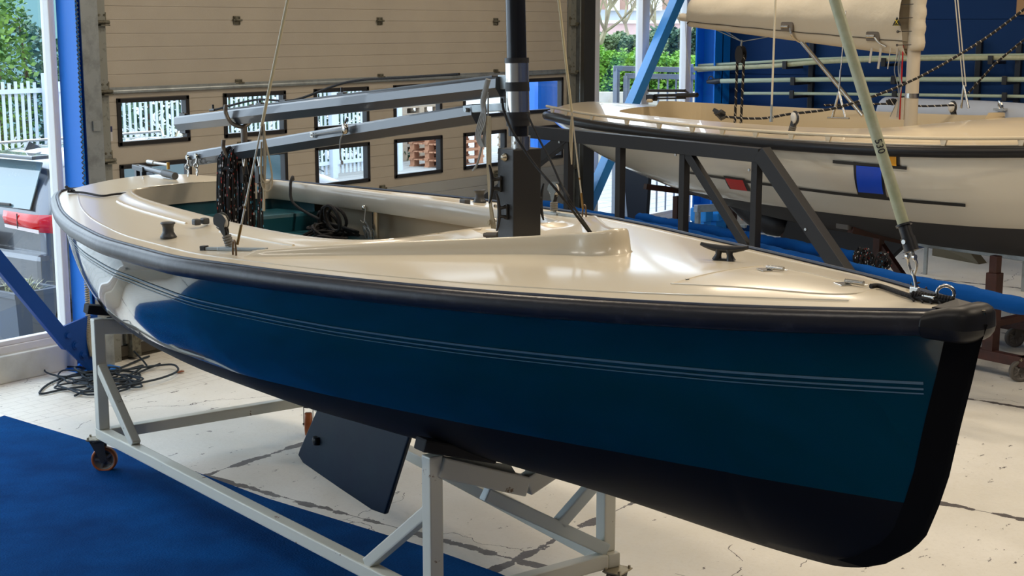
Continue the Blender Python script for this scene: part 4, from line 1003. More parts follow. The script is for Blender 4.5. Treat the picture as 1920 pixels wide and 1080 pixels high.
sbeam('cross_strut', (x1 - .01, -.20, .62), (x1 - .01, .41, .26), .04, .055, m_=mat('stand_paint_cool', (.50, .56, .56), .4)); sbeam('cross_strut', (x1 - .01, .40, .60), (x1 - .01, .16, .42), .04, .055, m_=mat('stand_paint_cool', (0, 0, 0)))
for (x, w, zt, zc, zz) in ((x1 - .02, nf, .845, .70, .0), (x0, nr, .90, .82, 0)):
    for s in (-1, 1):
        a = V3((x, s * (-w + .06), zt + .02)); e = V3((x, s * (-w - .27 if x > 0 else -w - .24), zt + .02 - .26 * (.22 if x < 0 else .40))); mb = MB(); mb.beam(a, e, .075, .05, bev=.008); build('padding', mb, mat('black_carpet_pad', (.01, .01, .012), .8), ST)
for s in (-1, 1):
    mb = MB(); mb.prism([(x1 - .052, s * .40, .80), (x1 - .052, s * .05, .70), (x1 - .052, s * .02, .655), (x1 - .052, s * .40, .77)], (.006, 0, 0)); build('cradle_plate', mb, mat('stand_paint_cool', (0, 0, 0)), ST)
def caster(name, c, yaw, par, wheel_m, zt=.19, r=.070, w=.042):
    c = V3(c); d = V3((math.cos(yaw), math.sin(yaw), 0)); sd = V3((-d.y, d.x, 0)); tr = .035
    mb = MB(); R = Matrix((d, sd, Zu)).transposed(); mb.box(c + Zu * (zt - .004), (.105, .085, .007), R, .002)
    for a in (-1, 1):
        for e in (-1, 1): mb.cyl(c + d * (a * .042) + sd * (e * .032) + Zu * (zt - .012), c + d * (a * .042) + sd * (e * .032) + Zu * (zt + .010), .006, 6)
    ca = build('castor', mb, mat('castor_zinc', (.42, .38, .28), .45, metal=.6, var=(25, (.15, .09, .04), .5, .7)), par)
    ax = c - d * tr + Zu * r
    mb = MB()
    for e in (-1, 1):
        mb.prism([c + sd * (e * .026) + Zu * (zt - .008) + d * .04, c + sd * (e * .026) + Zu * (zt - .008) - d * .04, ax + sd * (e * .026) - d * .018 - Zu * .01, ax + sd * (e * .026) + d * .012 - Zu * .014], sd * (e * .003))
    mb.lathe([(.03, 0), (.036, .006), (.036, .012), (.03, .018)], c + Zu * (zt - .026), (0, 0, 1), 18); mb.cyl(ax - sd * .034, ax + sd * .034, .006, 8); build('castor_fork', mb, mat('castor_fork_dark', (.07, .065, .06), .45, metal=.5), ca)
    mb = MB(); mb.lathe([(r * .78, -w / 2), (r * .95, -w / 2), (r, -w * .3), (r, w * .3), (r * .95, w / 2), (r * .78, w / 2), (r * .78, -w / 2)], ax, sd, 32, False); build('castor_tyre', mb, wheel_m, ca)
    mb = MB(); mb.lathe([(r * .80, -w * .42), (r * .70, -w * .42), (r * .66, -w * .15), (r * .30, -w * .15), (r * .28, -w * .46), (.008, -w * .46), (.008, w * .46), (r * .28, w * .46), (r * .30, w * .15), (r * .66, w * .15), (r * .70, w * .42), (r * .80, w * .42)], ax, sd, 32, False); mb.cyl(ax - sd * w * .46, ax + sd * w * .46, r * .10, 12)
    for k in range(5):
        an = 2 * PI * k / 5; v = d * math.cos(an) + Zu * math.sin(an); mb.beam(ax + v * r * .25, ax + v * r * .72, .016, w * .7, up=sd)
    build('castor_rim', mb, rim_grey, ca)
caster('c', (x0 - .045, nr - .02, 0), math.radians(-122), ST, orange); caster('c', (x0 - .045, -nr + .02, 0), math.radians(150), ST, orange)
caster('c', (x1 + .05, nf + .0, 0), math.radians(200), ST, orange); caster('c', (x1 + .05, -nf + .0, 0), math.radians(110), ST, orange)
# loose rope on floor by the column
mb = MB(); rnd = random.Random(11)
def fl(x, y): p = PZ(x, y, .012); return V3((p.x, p.y, .012))
loopspx = [[(75, 738), (95, 718), (150, 700), (215, 695), (260, 700), (250, 716), (180, 722), (120, 730)], [(108, 722), (140, 706), (200, 702), (240, 712), (215, 735), (165, 742), (130, 732)],
           [(150, 690), (170, 680), (190, 690), (175, 705), (155, 703)], [(160, 705), (230, 700), (290, 692), (325, 690), (333, 702), (300, 716), (245, 728), (200, 738), (150, 742)],
           [(140, 742), (175, 724), (205, 700), (240, 684), (268, 672), (280, 668)], [(100, 705), (130, 712), (190, 722), (232, 718), (262, 700), (300, 684)], [(195, 720), (215, 705), (250, 694), (268, 690), (250, 704), (228, 712)]]
for k, lp in enumerate(loopspx):
    pts = [fl(x, y) + Zu * (.008 * (k % 4)) for x, y in lp]; mb.tube(catmull(pts, 6, closed=(k in (0, 1, 2))), .0075, 7, True, k in (0, 1, 2))
for k in range(9):
    cx, cy = rnd.uniform(135, 245), rnd.uniform(700, 728); pts = []
    for j in range(9): a = 2 * PI * j / 9; rr_ = rnd.uniform(.7, 1.2); pts.append(fl(cx + math.cos(a) * rr_ * rnd.uniform(35, 62), cy + math.sin(a) * rr_ * rnd.uniform(7, 13)) + Zu * rnd.uniform(0, .03))
    mb.tube(catmull(pts, 5, closed=True), .006, 6, True, True)
for k in range(6):
    a = rnd.uniform(0, 6); c = fl(165 + 5 * k, 705 + 2 * k); mb.torus(c + Zu * .03, (rnd.uniform(-.4, .4), rnd.uniform(-.4, .4), 1), rnd.uniform(.05, .10), .0075, 20, 6)
p0_ = fl(168, 690); mb.tube(catmull([p0_ + Zu * .02, p0_ + V3((.03, .03, .12)), p0_ + V3((.09, .06, .30)), V3((6.52, 8.2, .42)), V3((6.60, 8.38, .52))], 7), .007, 7)
mb.tube(catmull([V3((6.62, 8.40, .52)), V3((6.75, 8.2, .42)), fl(245, 665) + Zu * .12, fl(275, 685)], 7), .007, 7)
build('tangled_rope', mb, mat('dark_blue_black_rope', (.012, .022, .035), .7, var=(60, (.02, .12, .22), .6, .7)), label='tangled dark rope lying on the white floor by the blue column foot', cat='rope')
c = fl(337, 697); mb = MB(); mb.box(c, (.06, .03, .008), None, .003); build('dry_leaf', mb, mat('rusty_brown', (.22, .07, .03), .8), label='small rusty brown scrap lying on the floor at the end of the tangled rope', cat='scrap')

# ------------------------------------------------------------------ black gantry frame between the boats
TT = 4.02
G = thing('gantry', (.4, TT, 0), FB, 'tall black square-tube gantry with sloping end legs standing between the two boats', 'gantry')
def gb(name, a, b_, w=.06, h=.06): mb = MB(); mb.beam(a, b_, w, h, bev=.004); return build(name, mb, black_steel, G)
def GP(x, y): return AT(x, y, TT)
def toz(a, b_, z):
    a = V3(a); b_ = V3(b_); return a + (b_ - a) * ((z - a.z) / (b_.z - a.z))
gtl, gtr = GP(985, 246), GP(1425, 291); gtl = gtl + (gtl - gtr) * .06; zg = (gtl.z + gtr.z) / 2
gb('top_beam', (gtl.x, TT, gtl.z), (gtr.x + .02, TT, gtr.z), .08, .098)
ra, rb = GP(1438, 300), GP(1575, 500); gb('end_leg', toz(ra, rb, gtr.z + .02), toz(ra, rb, .03), .085, .11)
la, lb_ = GP(1040, 275), GP(903, 385); gb('end_leg', toz(la, lb_, gtl.z), toz(la, lb_, .03), .07, .10)
zb_ = .60
for x in (1066, 1163, 1283, 1419): p_ = GP(x, 330); gb('upright', (p_.x, TT, .10), (p_.x, TT, gtr.z), .06, .055)
ba, bb_ = GP(1292, 290), GP(1402, 465); gb('brace', toz(ba, bb_, gtr.z - .02), toz(ba, bb_, .15), .05, .065)
gb('bottom_beam', toz(la, lb_, .08), toz(ra, rb, .08), .06, .06)
for x in (1163, 1283, 1419): p_ = GP(x, 330); gb('cross_arm', (p_.x, TT, .70), (p_.x, TT + .42, .70), .05, .05)
for q in ((1057, 266), (1275, 290), (1413, 318), (1519, 429)):
    c = GP(*q); mb = MB(); mb.cyl((c.x, TT - .043, c.z), (c.x, TT - .050, c.z), .010, 10); build('frame_bolt', mb, steel, G)
# wrapped masts lying on the frame's arms
def wrapped(a, b_, r, label, name='wrapped_mast'):
    a = V3(a); b_ = V3(b_); pts = []; rs = []
    for k in range(91): f = k / 90; pts.append(a.lerp(b_, f) + Zu * (.004 * math.sin(f * 37))); rs.append(r * (1 + .05 * math.sin(k * 2.1) + .03 * math.sin(k * 5.3)) * (.7 if k in (0, 90) else 1))
    mb = MB(); mb.tube(pts, rs, 14); return build(name, mb, cloth_blue, frame=FB, label=label, cat='wrapped mast', group=None)
T1, T2 = TT + .13, TT + .28
q0, q1, q2 = AT(1090, 402, T1), AT(1400, 474, T1), AT(1935, 577, T1)
ext = q0 + (q0 - q2) * .15
wrapped(ext, q2, .052, 'longer mast wrapped in blue cloth, reaching behind the teal bow to the right edge')
r0, r1 = AT(1195, 408, T2), AT(1610, 482, T2)
wrapped(r0, r1, .040, 'shorter mast wrapped in blue cloth ending in tied rope behind the longer one')
def knotrope(c, ax, label, R=.042, n=7):
    mb = MB(); c = V3(c); ax = V3(ax).normalized(); rr = random.Random(int(c.x * 100))
    for k in range(n): mb.torus(c + ax * (k * .019 - n * .0095), ax + V3((rr.uniform(-.3, .3), rr.uniform(-.3, .3), rr.uniform(-.3, .3))), R + rr.uniform(0, .010), .008, 16, 6)
    for k in range(5): mb.torus(c + V3((rr.uniform(-.04, .04), rr.uniform(-.04, 0), .04 + rr.uniform(-.01, .02))), (rr.uniform(-1, 1), 1, rr.uniform(-1, 1)), .026, .007, 12, 5)
    return build('rope_lashing', mb, rope_sp, frame=FB, label=label, cat='rope')
d_ = q2 - q0; knotrope(AT(1728, 545, T1), d_, 'speckled black lashing tied round the blue wrapped mast behind the forestay', .056, 9)
knotrope(AT(1622, 486, T2), d_, 'speckled black lashing at the end of the shorter blue wrapped mast', .042, 6)
knotrope(AT(1655, 494, T2), d_, 'small bunch of speckled black rope hanging just right of the shorter wrapped mast', .030, 5)

# ------------------------------------------------------------------ BOAT 2 (white, behind)
C2 = 5.75
H2 = Hull((-4.93, 1.45),
    ([-4.93, -4.4, -3.86, -2.95, -2.19, -1.6, -1, -.44, 0, .4, .8, 1.15, 1.45], [.50, .72, .92, 1.13, 1.27, 1.31, 1.32, 1.26, 1.13, .90, .60, .30, .03]),
    ([-4.93, -3, -2, -1, -.4, 0, .4, 1, 1.45], [1.615, 1.605, 1.605, 1.615, 1.625, 1.635, 1.65, 1.68, 1.71]),
    ([-4.93, -4.6, -4.2, -3.6, -3.0, -2.3, -1.5, -.7, 0, .6, 1.0, 1.2, 1.3, 1.4, 1.45], [1.40, 1.26, 1.14, 1.00, .90, .82, .77, .76, .77, .80, .86, .95, 1.1, 1.4, 1.6]),
    ([-4.93, -2, 0, 1, 1.45], [.55, .6, .5, .3, .3]), ([-4.93, -2, 0, 1, 1.45], [.95, .97, .93, .7, .6]), c=C2)
B2 = thing('sailing_boat', (-1.7, C2, .74), FB, 'white sailing boat with black rubbing strake and canvas covered boom behind the black frame', 'boat')
WL2 = 1.065
h2m = hull_material('white_hull', (.62, .575, .48), (.045, .045, .048), WL2 - .74, .0, .22, .7)
build('hull', H2.shell(80, 22), h2m, B2, weld=True)
def zd2(l, t): b_ = max(H2.b(l), .05); return H2.sh(l) + .07 * (1 - min(1, (t / b_))**2) * min(1, b_ / .5)
# deck with cockpit
oc2 = np.array([(-4.93, 0), (-4.93, .25)] + [(l, H2.b(l)) for l in np.linspace(-4.93, 1.45, 70)] + [(1.45, 0)]); 
ic2_ = [(p.x, max(0, p.y)) for p in catmull([(-4.0, 0, 0), (-4.0, .3, 0), (-3.85, .55, 0), (-3.2, .68, 0), (-2.2, .78, 0), (-1.3, .75, 0), (-.8, .60, 0), (-.55, .35, 0), (-.5, 0, 0)], 8)]
ic2, id2 = resample(ic2_, 10); oc2, od2 = resample(oc2, 10)
mb = MB()
for side in (-1, 1):
    rows = []
    for u in np.linspace(0, 1, 90):
        ox, oy = np.interp(u, od2, oc2[:, 0]), np.interp(u, od2, oc2[:, 1]); v = float(np.interp(u, [0, .12, .25, .72, .85, 1], [0, .10, .25, .85, .93, 1])); ix, iy = np.interp(v, id2, ic2[:, 0]), np.interp(v, id2, ic2[:, 1]); r = []
        for k in range(11):
            f = k / 10; l = ox + (ix - ox) * f; t_ = oy + (iy - oy) * f; hump = .06 * math.exp(-((l + .2) / .5)**2) * (1 if f > .45 else f / .45)
            r.append(V3((l, C2 + side * t_, zd2(l, t_) + hump)))
        rows.append(r)
    mb.grid(rows)
build('deck', mb, mat('cream_gelcoat_boat', (.66, .56, .40), .3, coat=.5), B2, weld=True)
pth2 = [(x, y) for x, y in ic2] + [(x, -y) for x, y in ic2[::-1][1:-1]]; rows = []
for (x, y) in pth2:
    z0 = zd2(x, abs(y)) + .06 * math.exp(-((x + .2) / .5)**2) + (.045 if y > .05 else 0) ; rows.append([V3((x, C2 + y * 1.01, z0 - .03)), V3((x, C2 + y, z0)), V3((x, C2 + y * .97, z0)), V3((x, C2 + y * .96, 1.45)), V3((x, C2 + y * .96, 1.20)), V3((x * .4 - 1.2, C2 + y * .2, 1.18)), V3((-2, C2, 1.18))])
rows.append(rows[0]); mb = MB(); mb.grid(rows, smooth=False); build('cockpit_well', mb, mat('tan_cockpit', (.56, .47, .32), .4, coat=.2), B2)
pts = []
for side in (-1, 1):
    pp = []
    for l in np.linspace(-4.93, 1.40, 60):
        pp.append(V3((l, C2 + side * (H2.b(l) + .018), H2.sh(l) - .045)))
    pts.append(pp)
loopp = pts[0][::-1] + [V3((-4.99, C2 - .2, 1.57)), V3((-4.99, C2 + .2, 1.57))] + pts[1]
mb = MB(); mb.tube(loopp, .040, 12); mb.tube([pts[0][-1], V3((1.5, C2, 1.66)), pts[1][-1]], .045, 10); build('rubbing_strake', mb, rubber, B2)
mb = MB(); tr_ = [V3((p.x, C2 + (p.y - C2) * .985 , p.z + .088)) for p in pts[0]]; mb.tube(tr_, .0125, 8); build('toe_rail', mb, mat('cream_toe_rail', (.62, .53, .38), .4), B2)
for l in (-4.75, -4.35, -3.75, -3.15, -2.65, -2.2, -1.85, -1.50, -1.15, -.82, -.42, 0.0, .42):
    t_ = C2 - (H2.b(l) + .018) * .985; mb = MB(); mb.prism([(l - .012, t_ - .008, H2.sh(l) - .01), (l + .012, t_ - .008, H2.sh(l) - .01), (l + .026, t_ - .008, H2.sh(l) + .032), (l - .026, t_ - .008, H2.sh(l) + .032)], (0, .016, 0)); build('rail_post', mb, mat('cream_toe_rail', (0, 0, 0)), B2)
# graphic panels on near side: found by pixel position on the hull surface
def hull_hit(H, px, py):
    """(l,z) where the pixel ray meets the starboard side"""
    t = .9
    for _ in range(40):
        p = AT(px, py, H.c - t); z = max(H.k(p.x) + .01, min(H.sh(p.x), p.z)); t2 = H.at_z(max(H.L[0], min(H.L[1], p.x)), z)
        if abs(t2 - t) < 1e-5: break
        t = t + (t2 - t) * .6
    return p.x, p.z
def quadpatch(H, corners, off):
    """corners: pixel TL TR BR BL -> patch lying on the hull"""
    c = [hull_hit(H, *q) for q in corners]; mb = MB(); rows = []
    for i in range(9):
        f = i / 8; r = []
        for j in range(9):
            g = j / 8; l = (c[0][0] * (1 - f) + c[1][0] * f) * (1 - g) + (c[3][0] * (1 - f) + c[2][0] * f) * g; z = (c[0][1] * (1 - f) + c[1][1] * f) * (1 - g) + (c[3][1] * (1 - f) + c[2][1] * f) * g
            r.append(H.pt(l, H.at_z(l, z) + off, z, -1))
        rows.append(r)
    return mb.grid(rows)
blk_v = mat('black_vinyl', (.008, .008, .009), .35)
for name, m_, cs, off in [
    ('hull_graphic', blk_v, [(1563, 300), (1702, 312), (1702, 318), (1563, 306)], .010), ('hull_graphic', blk_v, [(1660, 276), (1688, 278), (1688, 312), (1660, 310)], .004),
    ('hull_graphic', mat('yellow_vinyl', (.75, .33, .01), .35), [(1663, 281), (1683, 283), (1683, 311), (1663, 309)], .013),
    ('hull_graphic', blk_v, [(1602, 303), (1660, 310), (1665, 371), (1611, 366)], .011), ('hull_graphic', mat('blue_vinyl', (.003, .06, .55), .35), [(1608, 310), (1655, 314), (1659, 364), (1612, 360)], .014),
    ('hull_graphic', blk_v, [(1290, 321), (1812, 382), (1812, 388), (1290, 325)], .010),
    ('hull_graphic', blk_v, [(1358, 329), (1398, 335), (1410, 359), (1370, 354)], .011), ('hull_graphic', mat('red_vinyl', (.50, .005, .01), .35), [(1362, 334), (1395, 338), (1404, 358), (1373, 354)], .014)]:
    build(name, quadpatch(H2, cs, off), m_, B2)
# keel, rudder, pod
def at2(x, y, t=C2): return AT(x, y, t)
mb = MB(); mb.prism([(-4.42, C2 - .02, 1.30), (-4.02, C2 - .02, 1.15), (-4.06, C2 - .02, .56), (-4.30, C2 - .02, .56)], (0, .04, 0)); r_ = build('rudder', mb, mat('blade_navy', (.02, .035, .07), .45), B2)
mb = MB(); mb.prism([(-2.28, C2 - .035, .86), (-1.05, C2 - .035, .80), (-1.45, C2 - .035, .42), (-2.45, C2 - .035, .40)], (0, .07, 0)); build('keel_fin', mb, mat('keel_black', (.014, .015, .02), .5), B2)
mb = MB(); mb.tube(catmull([(-3.05, C2, .93), (-2.75, C2, .84), (-2.5, C2, .77), (-2.32, C2, .72)], 5), [.03, .05, .07, .085, .10, .11, .12, .12, .12, .12, .12, .11, .10, .09, .06, .02], 14); build('skeg_bulb', mb, mat('keel_black', (0, 0, 0)), B2)
q = at2(1300, 352, C2 - .4); mb = MB(); mb.tube([(q.x - .10, q.y, q.z - .03), (q.x + .10, q.y, q.z - .0)], [.03, .05], 10); build('outlet_fitting', mb, blk_plastic, B2)
# mast, boom and canvas
M2 = at2(1708, 216)
mb = MB(); mb.tube([(M2.x, C2, 1.60), (M2.x, C2, 5.0)], .050, 20, flat=.8); m2 = build('mast', mb, mat('cream_mast', (.60, .53, .42), .4), B2)
mb = MB(); mb.tube([(M2.x, C2, 1.865), (M2.x, C2, 1.90)], .053, 20, flat=.82); build('mast_clamp', mb, steel, m2)
mb = MB(); mb.prism([(M2.x - .17, C2 - .05, 1.70), (M2.x - .03, C2 - .05, 1.70), (M2.x - .03, C2 - .05, 1.87), (M2.x - .09, C2 - .05, 1.86)], (0, .1, 0)); build('mast_foot_bracket', mb, mat('cream_mast', (0, 0, 0)), m2)
mb = MB(); mb.tube([(M2.x - .065, C2 - .05, 1.70), (M2.x - .065, C2 - .05, 2.26)], .006, 8); build('red_halyard', mb, red_mat, m2)
mb = MB(); rr = random.Random(5)
for k in range(4): mb.tube(catmull([(M2.x - .09, C2 - .06, 2.22), (M2.x - .10 + rr.uniform(-.03, .03), C2 - .06, 2.08), (M2.x - .08 + rr.uniform(-.03, .03), C2 - .06, 1.93), (M2.x - .12 + rr.uniform(-.03, .06), C2 - .07, 1.72)], 5), .0035, 6)
build('grey_halyards', mb, rope_gry, m2)
bE = at2(1293, 34); b0 = V3((bE.x, C2, bE.z)); bI = at2(1705, 92); b1 = V3((bI.x, C2, bI.z + .02))
mb = MB(); mb.tube([b0 + V3((-.10, 0, .01)), b1], .035, 12); bo = build('boom', mb, mat('cream_mast', (0, 0, 0)), B2)
# canvas cover: bag loft with creases, sides and bottom lip
mb = MB(); rows = []; NB = 44
for i in range(NB + 1):
    f = i / NB; c = b0.lerp(b1, f); hgt = .25 + .32 * f ** 1.2; wid = .085 + .055 * f; r = []
    if i == 0: hgt *= .55; wid *= .5
    for k in range(26):
        th = 2 * PI * k / 25; cz = math.sin(th); cy = math.cos(th)
        wr = 1 + .035 * math.sin(th * 5 + i * .55) + .025 * math.sin(i * 1.7 + th * 2)
        y = cy * wid * wr; z = (.5 + .5 * cz) * hgt * (1 + .02 * math.sin(i * .9)) - .075
        if cz < -.3: y *= .8
        r.append(c + V3((0.0, y, z)))
    rows.append(r)
mb.grid(rows); mb.f.append(list(range(25))); mb.sm.append(True); mb.mi.append(0); build('boom_cover', mb, cream_cloth, bo)
crease = [r[15] + (r[15] - (r[3] + r[15]) / 2).normalized() * .004 for r in rows]; mb = MB(); mb.tube(crease, .0045, 6); build('cover_crease_shade', mb, mat('crease_shade_line', (.10, .085, .065), .9), bo)  # thin dark tube along the canvas crease, its shade put in as colour
mb = MB(); rows = []
for i in range(31):
    f = i / 30; z = b1.z - .03 + f * .9; r = []
    for k in range(13):
        th = -PI / 2 + PI * k / 12; sc = .055 + .018 * abs(math.sin(f * PI * 8)) ; r.append(V3((M2.x + math.cos(th) * (sc + .012), C2 + math.sin(th) * .062, z)))
    rows.append(r)
mb.grid(rows); build('luff_cover', mb, cream_cloth, bo, solid=.006)
for k in range(7):
    z = b1.z + .01 + k * .10; mb = MB(); mb.torus((M2.x - .075, C2 - .11, z), (0, 1, 0), .008, .003, 10, 5); mb.tube([(M2.x - .075, C2 - .112, z), (M2.x + .04, C2 - .05, z + .005)], .003, 5); build('lacing_eyelet', mb, blk_plastic, bo)
for px in (1633, 1650, 1668, 1682):
    c = at2(px, 90, C2 - .07); L_ = {1633: .115, 1650: .16, 1668: .16, 1682: .09}[px]; mb = MB(); mb.box((c.x, c.y, c.z - L_ / 2), (.020 if px < 1660 else .008, .003, L_), Matrix.Rotation(.12, 3, 'Y')); build('cover_strap', mb, mat('strap_white', (.55, .52, .46), .7), bo)
for px, py in ((1475, 50), (1636, 68)):
    c = at2(px, py, C2 - .10); mb = MB(); mb.box((c.x, c.y + .01, c.z), (.13, .03, .075), None, .02); build('cover_cutout', mb, mat('shadow_grey_canvas', (.16, .14, .12), .8), bo); mb = MB(); mb.tube([(c.x - .045, c.y - .012, c.z), (c.x + .03, c.y - .012, c.z)], .014, 12); build('steel_pin', mb, steel, bo)
mb = MB(); mb.tube([at2(1288, 28, C2), at2(1300, 34, C2)], .02, 8); build('boom_end_pin', mb, mat('brownish_steel', (.3, .25, .22), .4, metal=.7), bo)
# black and yellow warning triangle on the canvas
c0 = at2(1682, 42, C2 - .175)
tri = lambda s, o: [(c0.x - s, c0.y - o, c0.z - s * .62), (c0.x + s, c0.y - o, c0.z - s * .62), (c0.x, c0.y - o, c0.z + s * 1.05)]
mb = MB(); mb.prism(tri(.040, .004), (0, .003, 0)); wt = build('warning_triangle', mb, blk_v, bo)
mb = MB(); ye = .0055
for s in (-1, 1): mb.beam((c0.x - .013 * s, c0.y - ye, c0.z - .012), (c0.x + .013 * s, c0.y - ye, c0.z + .020), .002, .008, up=(0, 1, 0))
mb.beam((c0.x - .026, c0.y - ye, c0.z - .020), (c0.x + .026, c0.y - ye, c0.z - .020), .005, .002); build('warning_symbol', mb, mat('sign_yellow', (.75, .6, .02), .5), wt)
# strut (rod kicker), shrouds, stays
a, e = at2(1503, 78), at2(1618, 217); mb = MB(); mb.tube([a, e], .018, 12); build('boom_strut', mb, steel, B2)
mb = MB(); mb.tube(catmull([at2(1482, 52, C2 - .1), at2(1486, 68, C2 - .08), at2(1500, 78, C2), at2(1512, 78, C2)], 5), .012, 8); mb.tube(catmull([at2(1640, 70, C2 - .11), at2(1648, 80, C2 - .1), at2(1662, 88, C2 - .08)], 5), .010, 8); build('strut_bracket', mb, steel, B2)
def stay(name, a, e, r=.004, m_=steel, par=B2): mb = MB(); mb.tube([a, e], r, 8); return build(name, mb, m_, par)
tN = C2 - H2.b(-2) + .10
stay('shroud', at2(1446, 224, tN), at2(1456, -60, tN + .05), .008, mat('pale_tube', (.62, .56, .42), .5)); mb = MB(); c = at2(1446, 226, tN); mb.tube([c, at2(1447, 196, tN)], .009, 8); mb.tube([c + Zu * -.01, c + Zu * .02], .014, 8); build('turnbuckle', mb, galv, B2)
tS = C2 - .55
for (xa, ya) in ((1561, 220), (1585, 220)): mb = MB(); mb.tube([at2(xa, ya, tS), at2(1573, 172, tS)], .010, 8); build('chainplate_leg', mb, steel, B2)
mb = MB(); mb.tube([at2(1552, 221, tS), at2(1592, 222, tS)], .008, 8); build('chainplate_base', mb, steel, B2); mb = MB(); mb.tube([at2(1573, 174, tS), at2(1576, 130, tS)], .007, 8); build('turnbuckle', mb, steel, B2)
stay('shroud', at2(1573, 170, tS), at2(1586, 20, tS + .1), .0045)
tF = C2 + .8
for (xa) in (1802, 1816): mb = MB(); mb.tube([at2(xa, 203, tF), at2(1807, 160, tF)], .010, 8); build('chainplate_leg', mb, steel, B2)
for dx in (0, 5): stay('shroud', at2(1806 + dx, 162, tF), at2(1789 + dx, -20, tF), .0055, mat('pale_wire', (.6, .58, .52), .4, metal=.3))
# mainsheet
q = at2(1389, 100); t = thing('hanging_pulley', (q.x, C2, 1.3), FB, 'black double pulley with speckled sheet hanging from the canvas covered boom', 'pulley')
mb = MB()
for s in (-1, 1): mb.prism([(q.x + .045 * math.sin(a_) * (1 if True else 1), C2 + s * .02, q.z - .01 + .075 * math.cos(a_)) for a_ in [2 * PI * k / 18 for k in range(18)]], (0, s * .006, 0))
mb.lathe([(.02, -.018), (.04, -.016), (.04, .016), (.02, .018)], (q.x, C2, q.z - .03), (0, 1, 0), 18); build('pulley_cheek', mb, blk_plastic, t)
mb = MB(); mb.tube([(q.x - .038, C2, q.z - .03), (q.x - .050, C2, 1.42)], .012, 8); mb.tube([(q.x + .038, C2, q.z - .03), (q.x + .020, C2, 1.42)], .012, 8); build('pulley_rope', mb, rope_fl, t)
mb = MB(); mb.tube([(q.x, C2, q.z + .06), at2(1391, 75)], .009, 8); mb.tube([at2(1391, 78), at2(1325, 48)], .004, 6); mb.tube([at2(1391, 78), at2(1480, 62)], .004, 6); mb.tube([at2(1391, 78), at2(1355, 55)], .004, 6); build('sheet_strop', mb, galv, t)
# near track block, cleat and sheet
ta2, tb2 = at2(1413, 224, tN + .03), at2(1529, 231, tN + .03)
zz = zd2(-2.0, H2.b(-2) - .12) + .012
_sv = B1; 
def tb2_(l0, l1, y, at, lean, sc=1.3):
    mb = MB(); mb.beam((l0, y, zz), (l1, y, zz), .022, .014); o = build('genoa_track', mb, galv_dirty, B2)
    c = V3((l0 + (l1 - l0) * at, y, zz)); up = V3(lean).normalized(); mb = MB()
    for k in range(4): mb.torus(c + up * (.014 + k * .014), up, .019, .009, 14, 6)
    build('block_spring', mb, mat('spring_rubber_dark', (.10, .095, .085), .6), o)
    mb = MB(); ctr = c + up * .125; mb.lathe([(.012, -.018), (.042, -.016), (.036, 0), (.042, .016), (.012, .018)], ctr, (.35, 1, 0), 20); build('sheave', mb, white_shv, o)
    mb = MB(); mb.torus(ctr, (.35, 1, 0), .044, .010, 18, 6); mb.beam(c + up * .06, c + up * .10, .03, .04); build('block_cheek', mb, blk_plastic, o)
    return c + up * .1
lt0, lt1 = ta2.x, tb2.x; cc2 = tb2_(lt0, lt1, tN + .03, .62, (.28, 0, 1))
lf_ = at2(1792, 200, C2 + .95).x; tb2_(lf_ - .15, lf_ + .35, C2 + .95, .3, (-.25, 0, 1))
mb = MB(); cA = at2(1350, 214, C2 - 1.0)
for k in range(5): mb.box((cA.x + rr.uniform(-.03, .03), cA.y + rr.uniform(-.02, .02), cA.z + rr.uniform(-.02, .02)), (.07, .05, .03), Matrix.Rotation(rr.uniform(-.6, .6), 3, 'Y') @ Matrix.Rotation(rr.uniform(-.6, .6), 3, 'X'), .006)
build('cam_cleat', mb, blk_plastic, B2)
mb = MB(); mb.tube(catmull([at2(1350, 218, C2 - 1.0), at2(1400, 222, C2 - .95), at2(1440, 221, C2 - .98), at2(1480, 214, C2 - 1.0), at2(1560, 204, C2 - .9), at2(1630, 183, C2 - .7), at2(1690, 160, C2 - .45), at2(1760, 125, C2 - .2), at2(1850, 70, C2 + .1), at2(1930, 10, C2 + .2)], 8), .010, 8)
build('jib_sheet', mb, rope_fl, frame=FB, label='black flecked rope rising across the white boat deck to the upper right corner', cat='rope')
mb = MB(); mb.tube([at2(1815, 175, C2 + .9), at2(1865, 120, C2 + .9), at2(1935, 62, C2 + .9)], .009, 8); build('jib_sheet', mb, rope_fl, frame=FB, label='second flecked rope rising right of the paired shrouds at the right edge', cat='rope')
mb = MB(); mb.tube(catmull([at2(1545, 197, C2 + .55), at2(1600, 196, C2 + .6), at2(1665, 195, C2 + .62), at2(1730, 199, C2 + .66), at2(1790, 197, C2 + .7)], 6), .009, 8)
for k in range(6): c = at2(1668 + k * 3, 191, C2 + .6); mb.box(c, (.05, .03, .03), Matrix.Rotation(.5 * k, 3, 'Y'))
build('coaming_rope', mb, rope_fl, frame=FB, label='dark flecked rope lying along the far coaming beside the cream mast', cat='rope')
mb = MB(); mb.tube([at2(1610, 172, C2), at2(1700, 160, C2 - .05), at2(1722, 150, C2)], .006, 6)
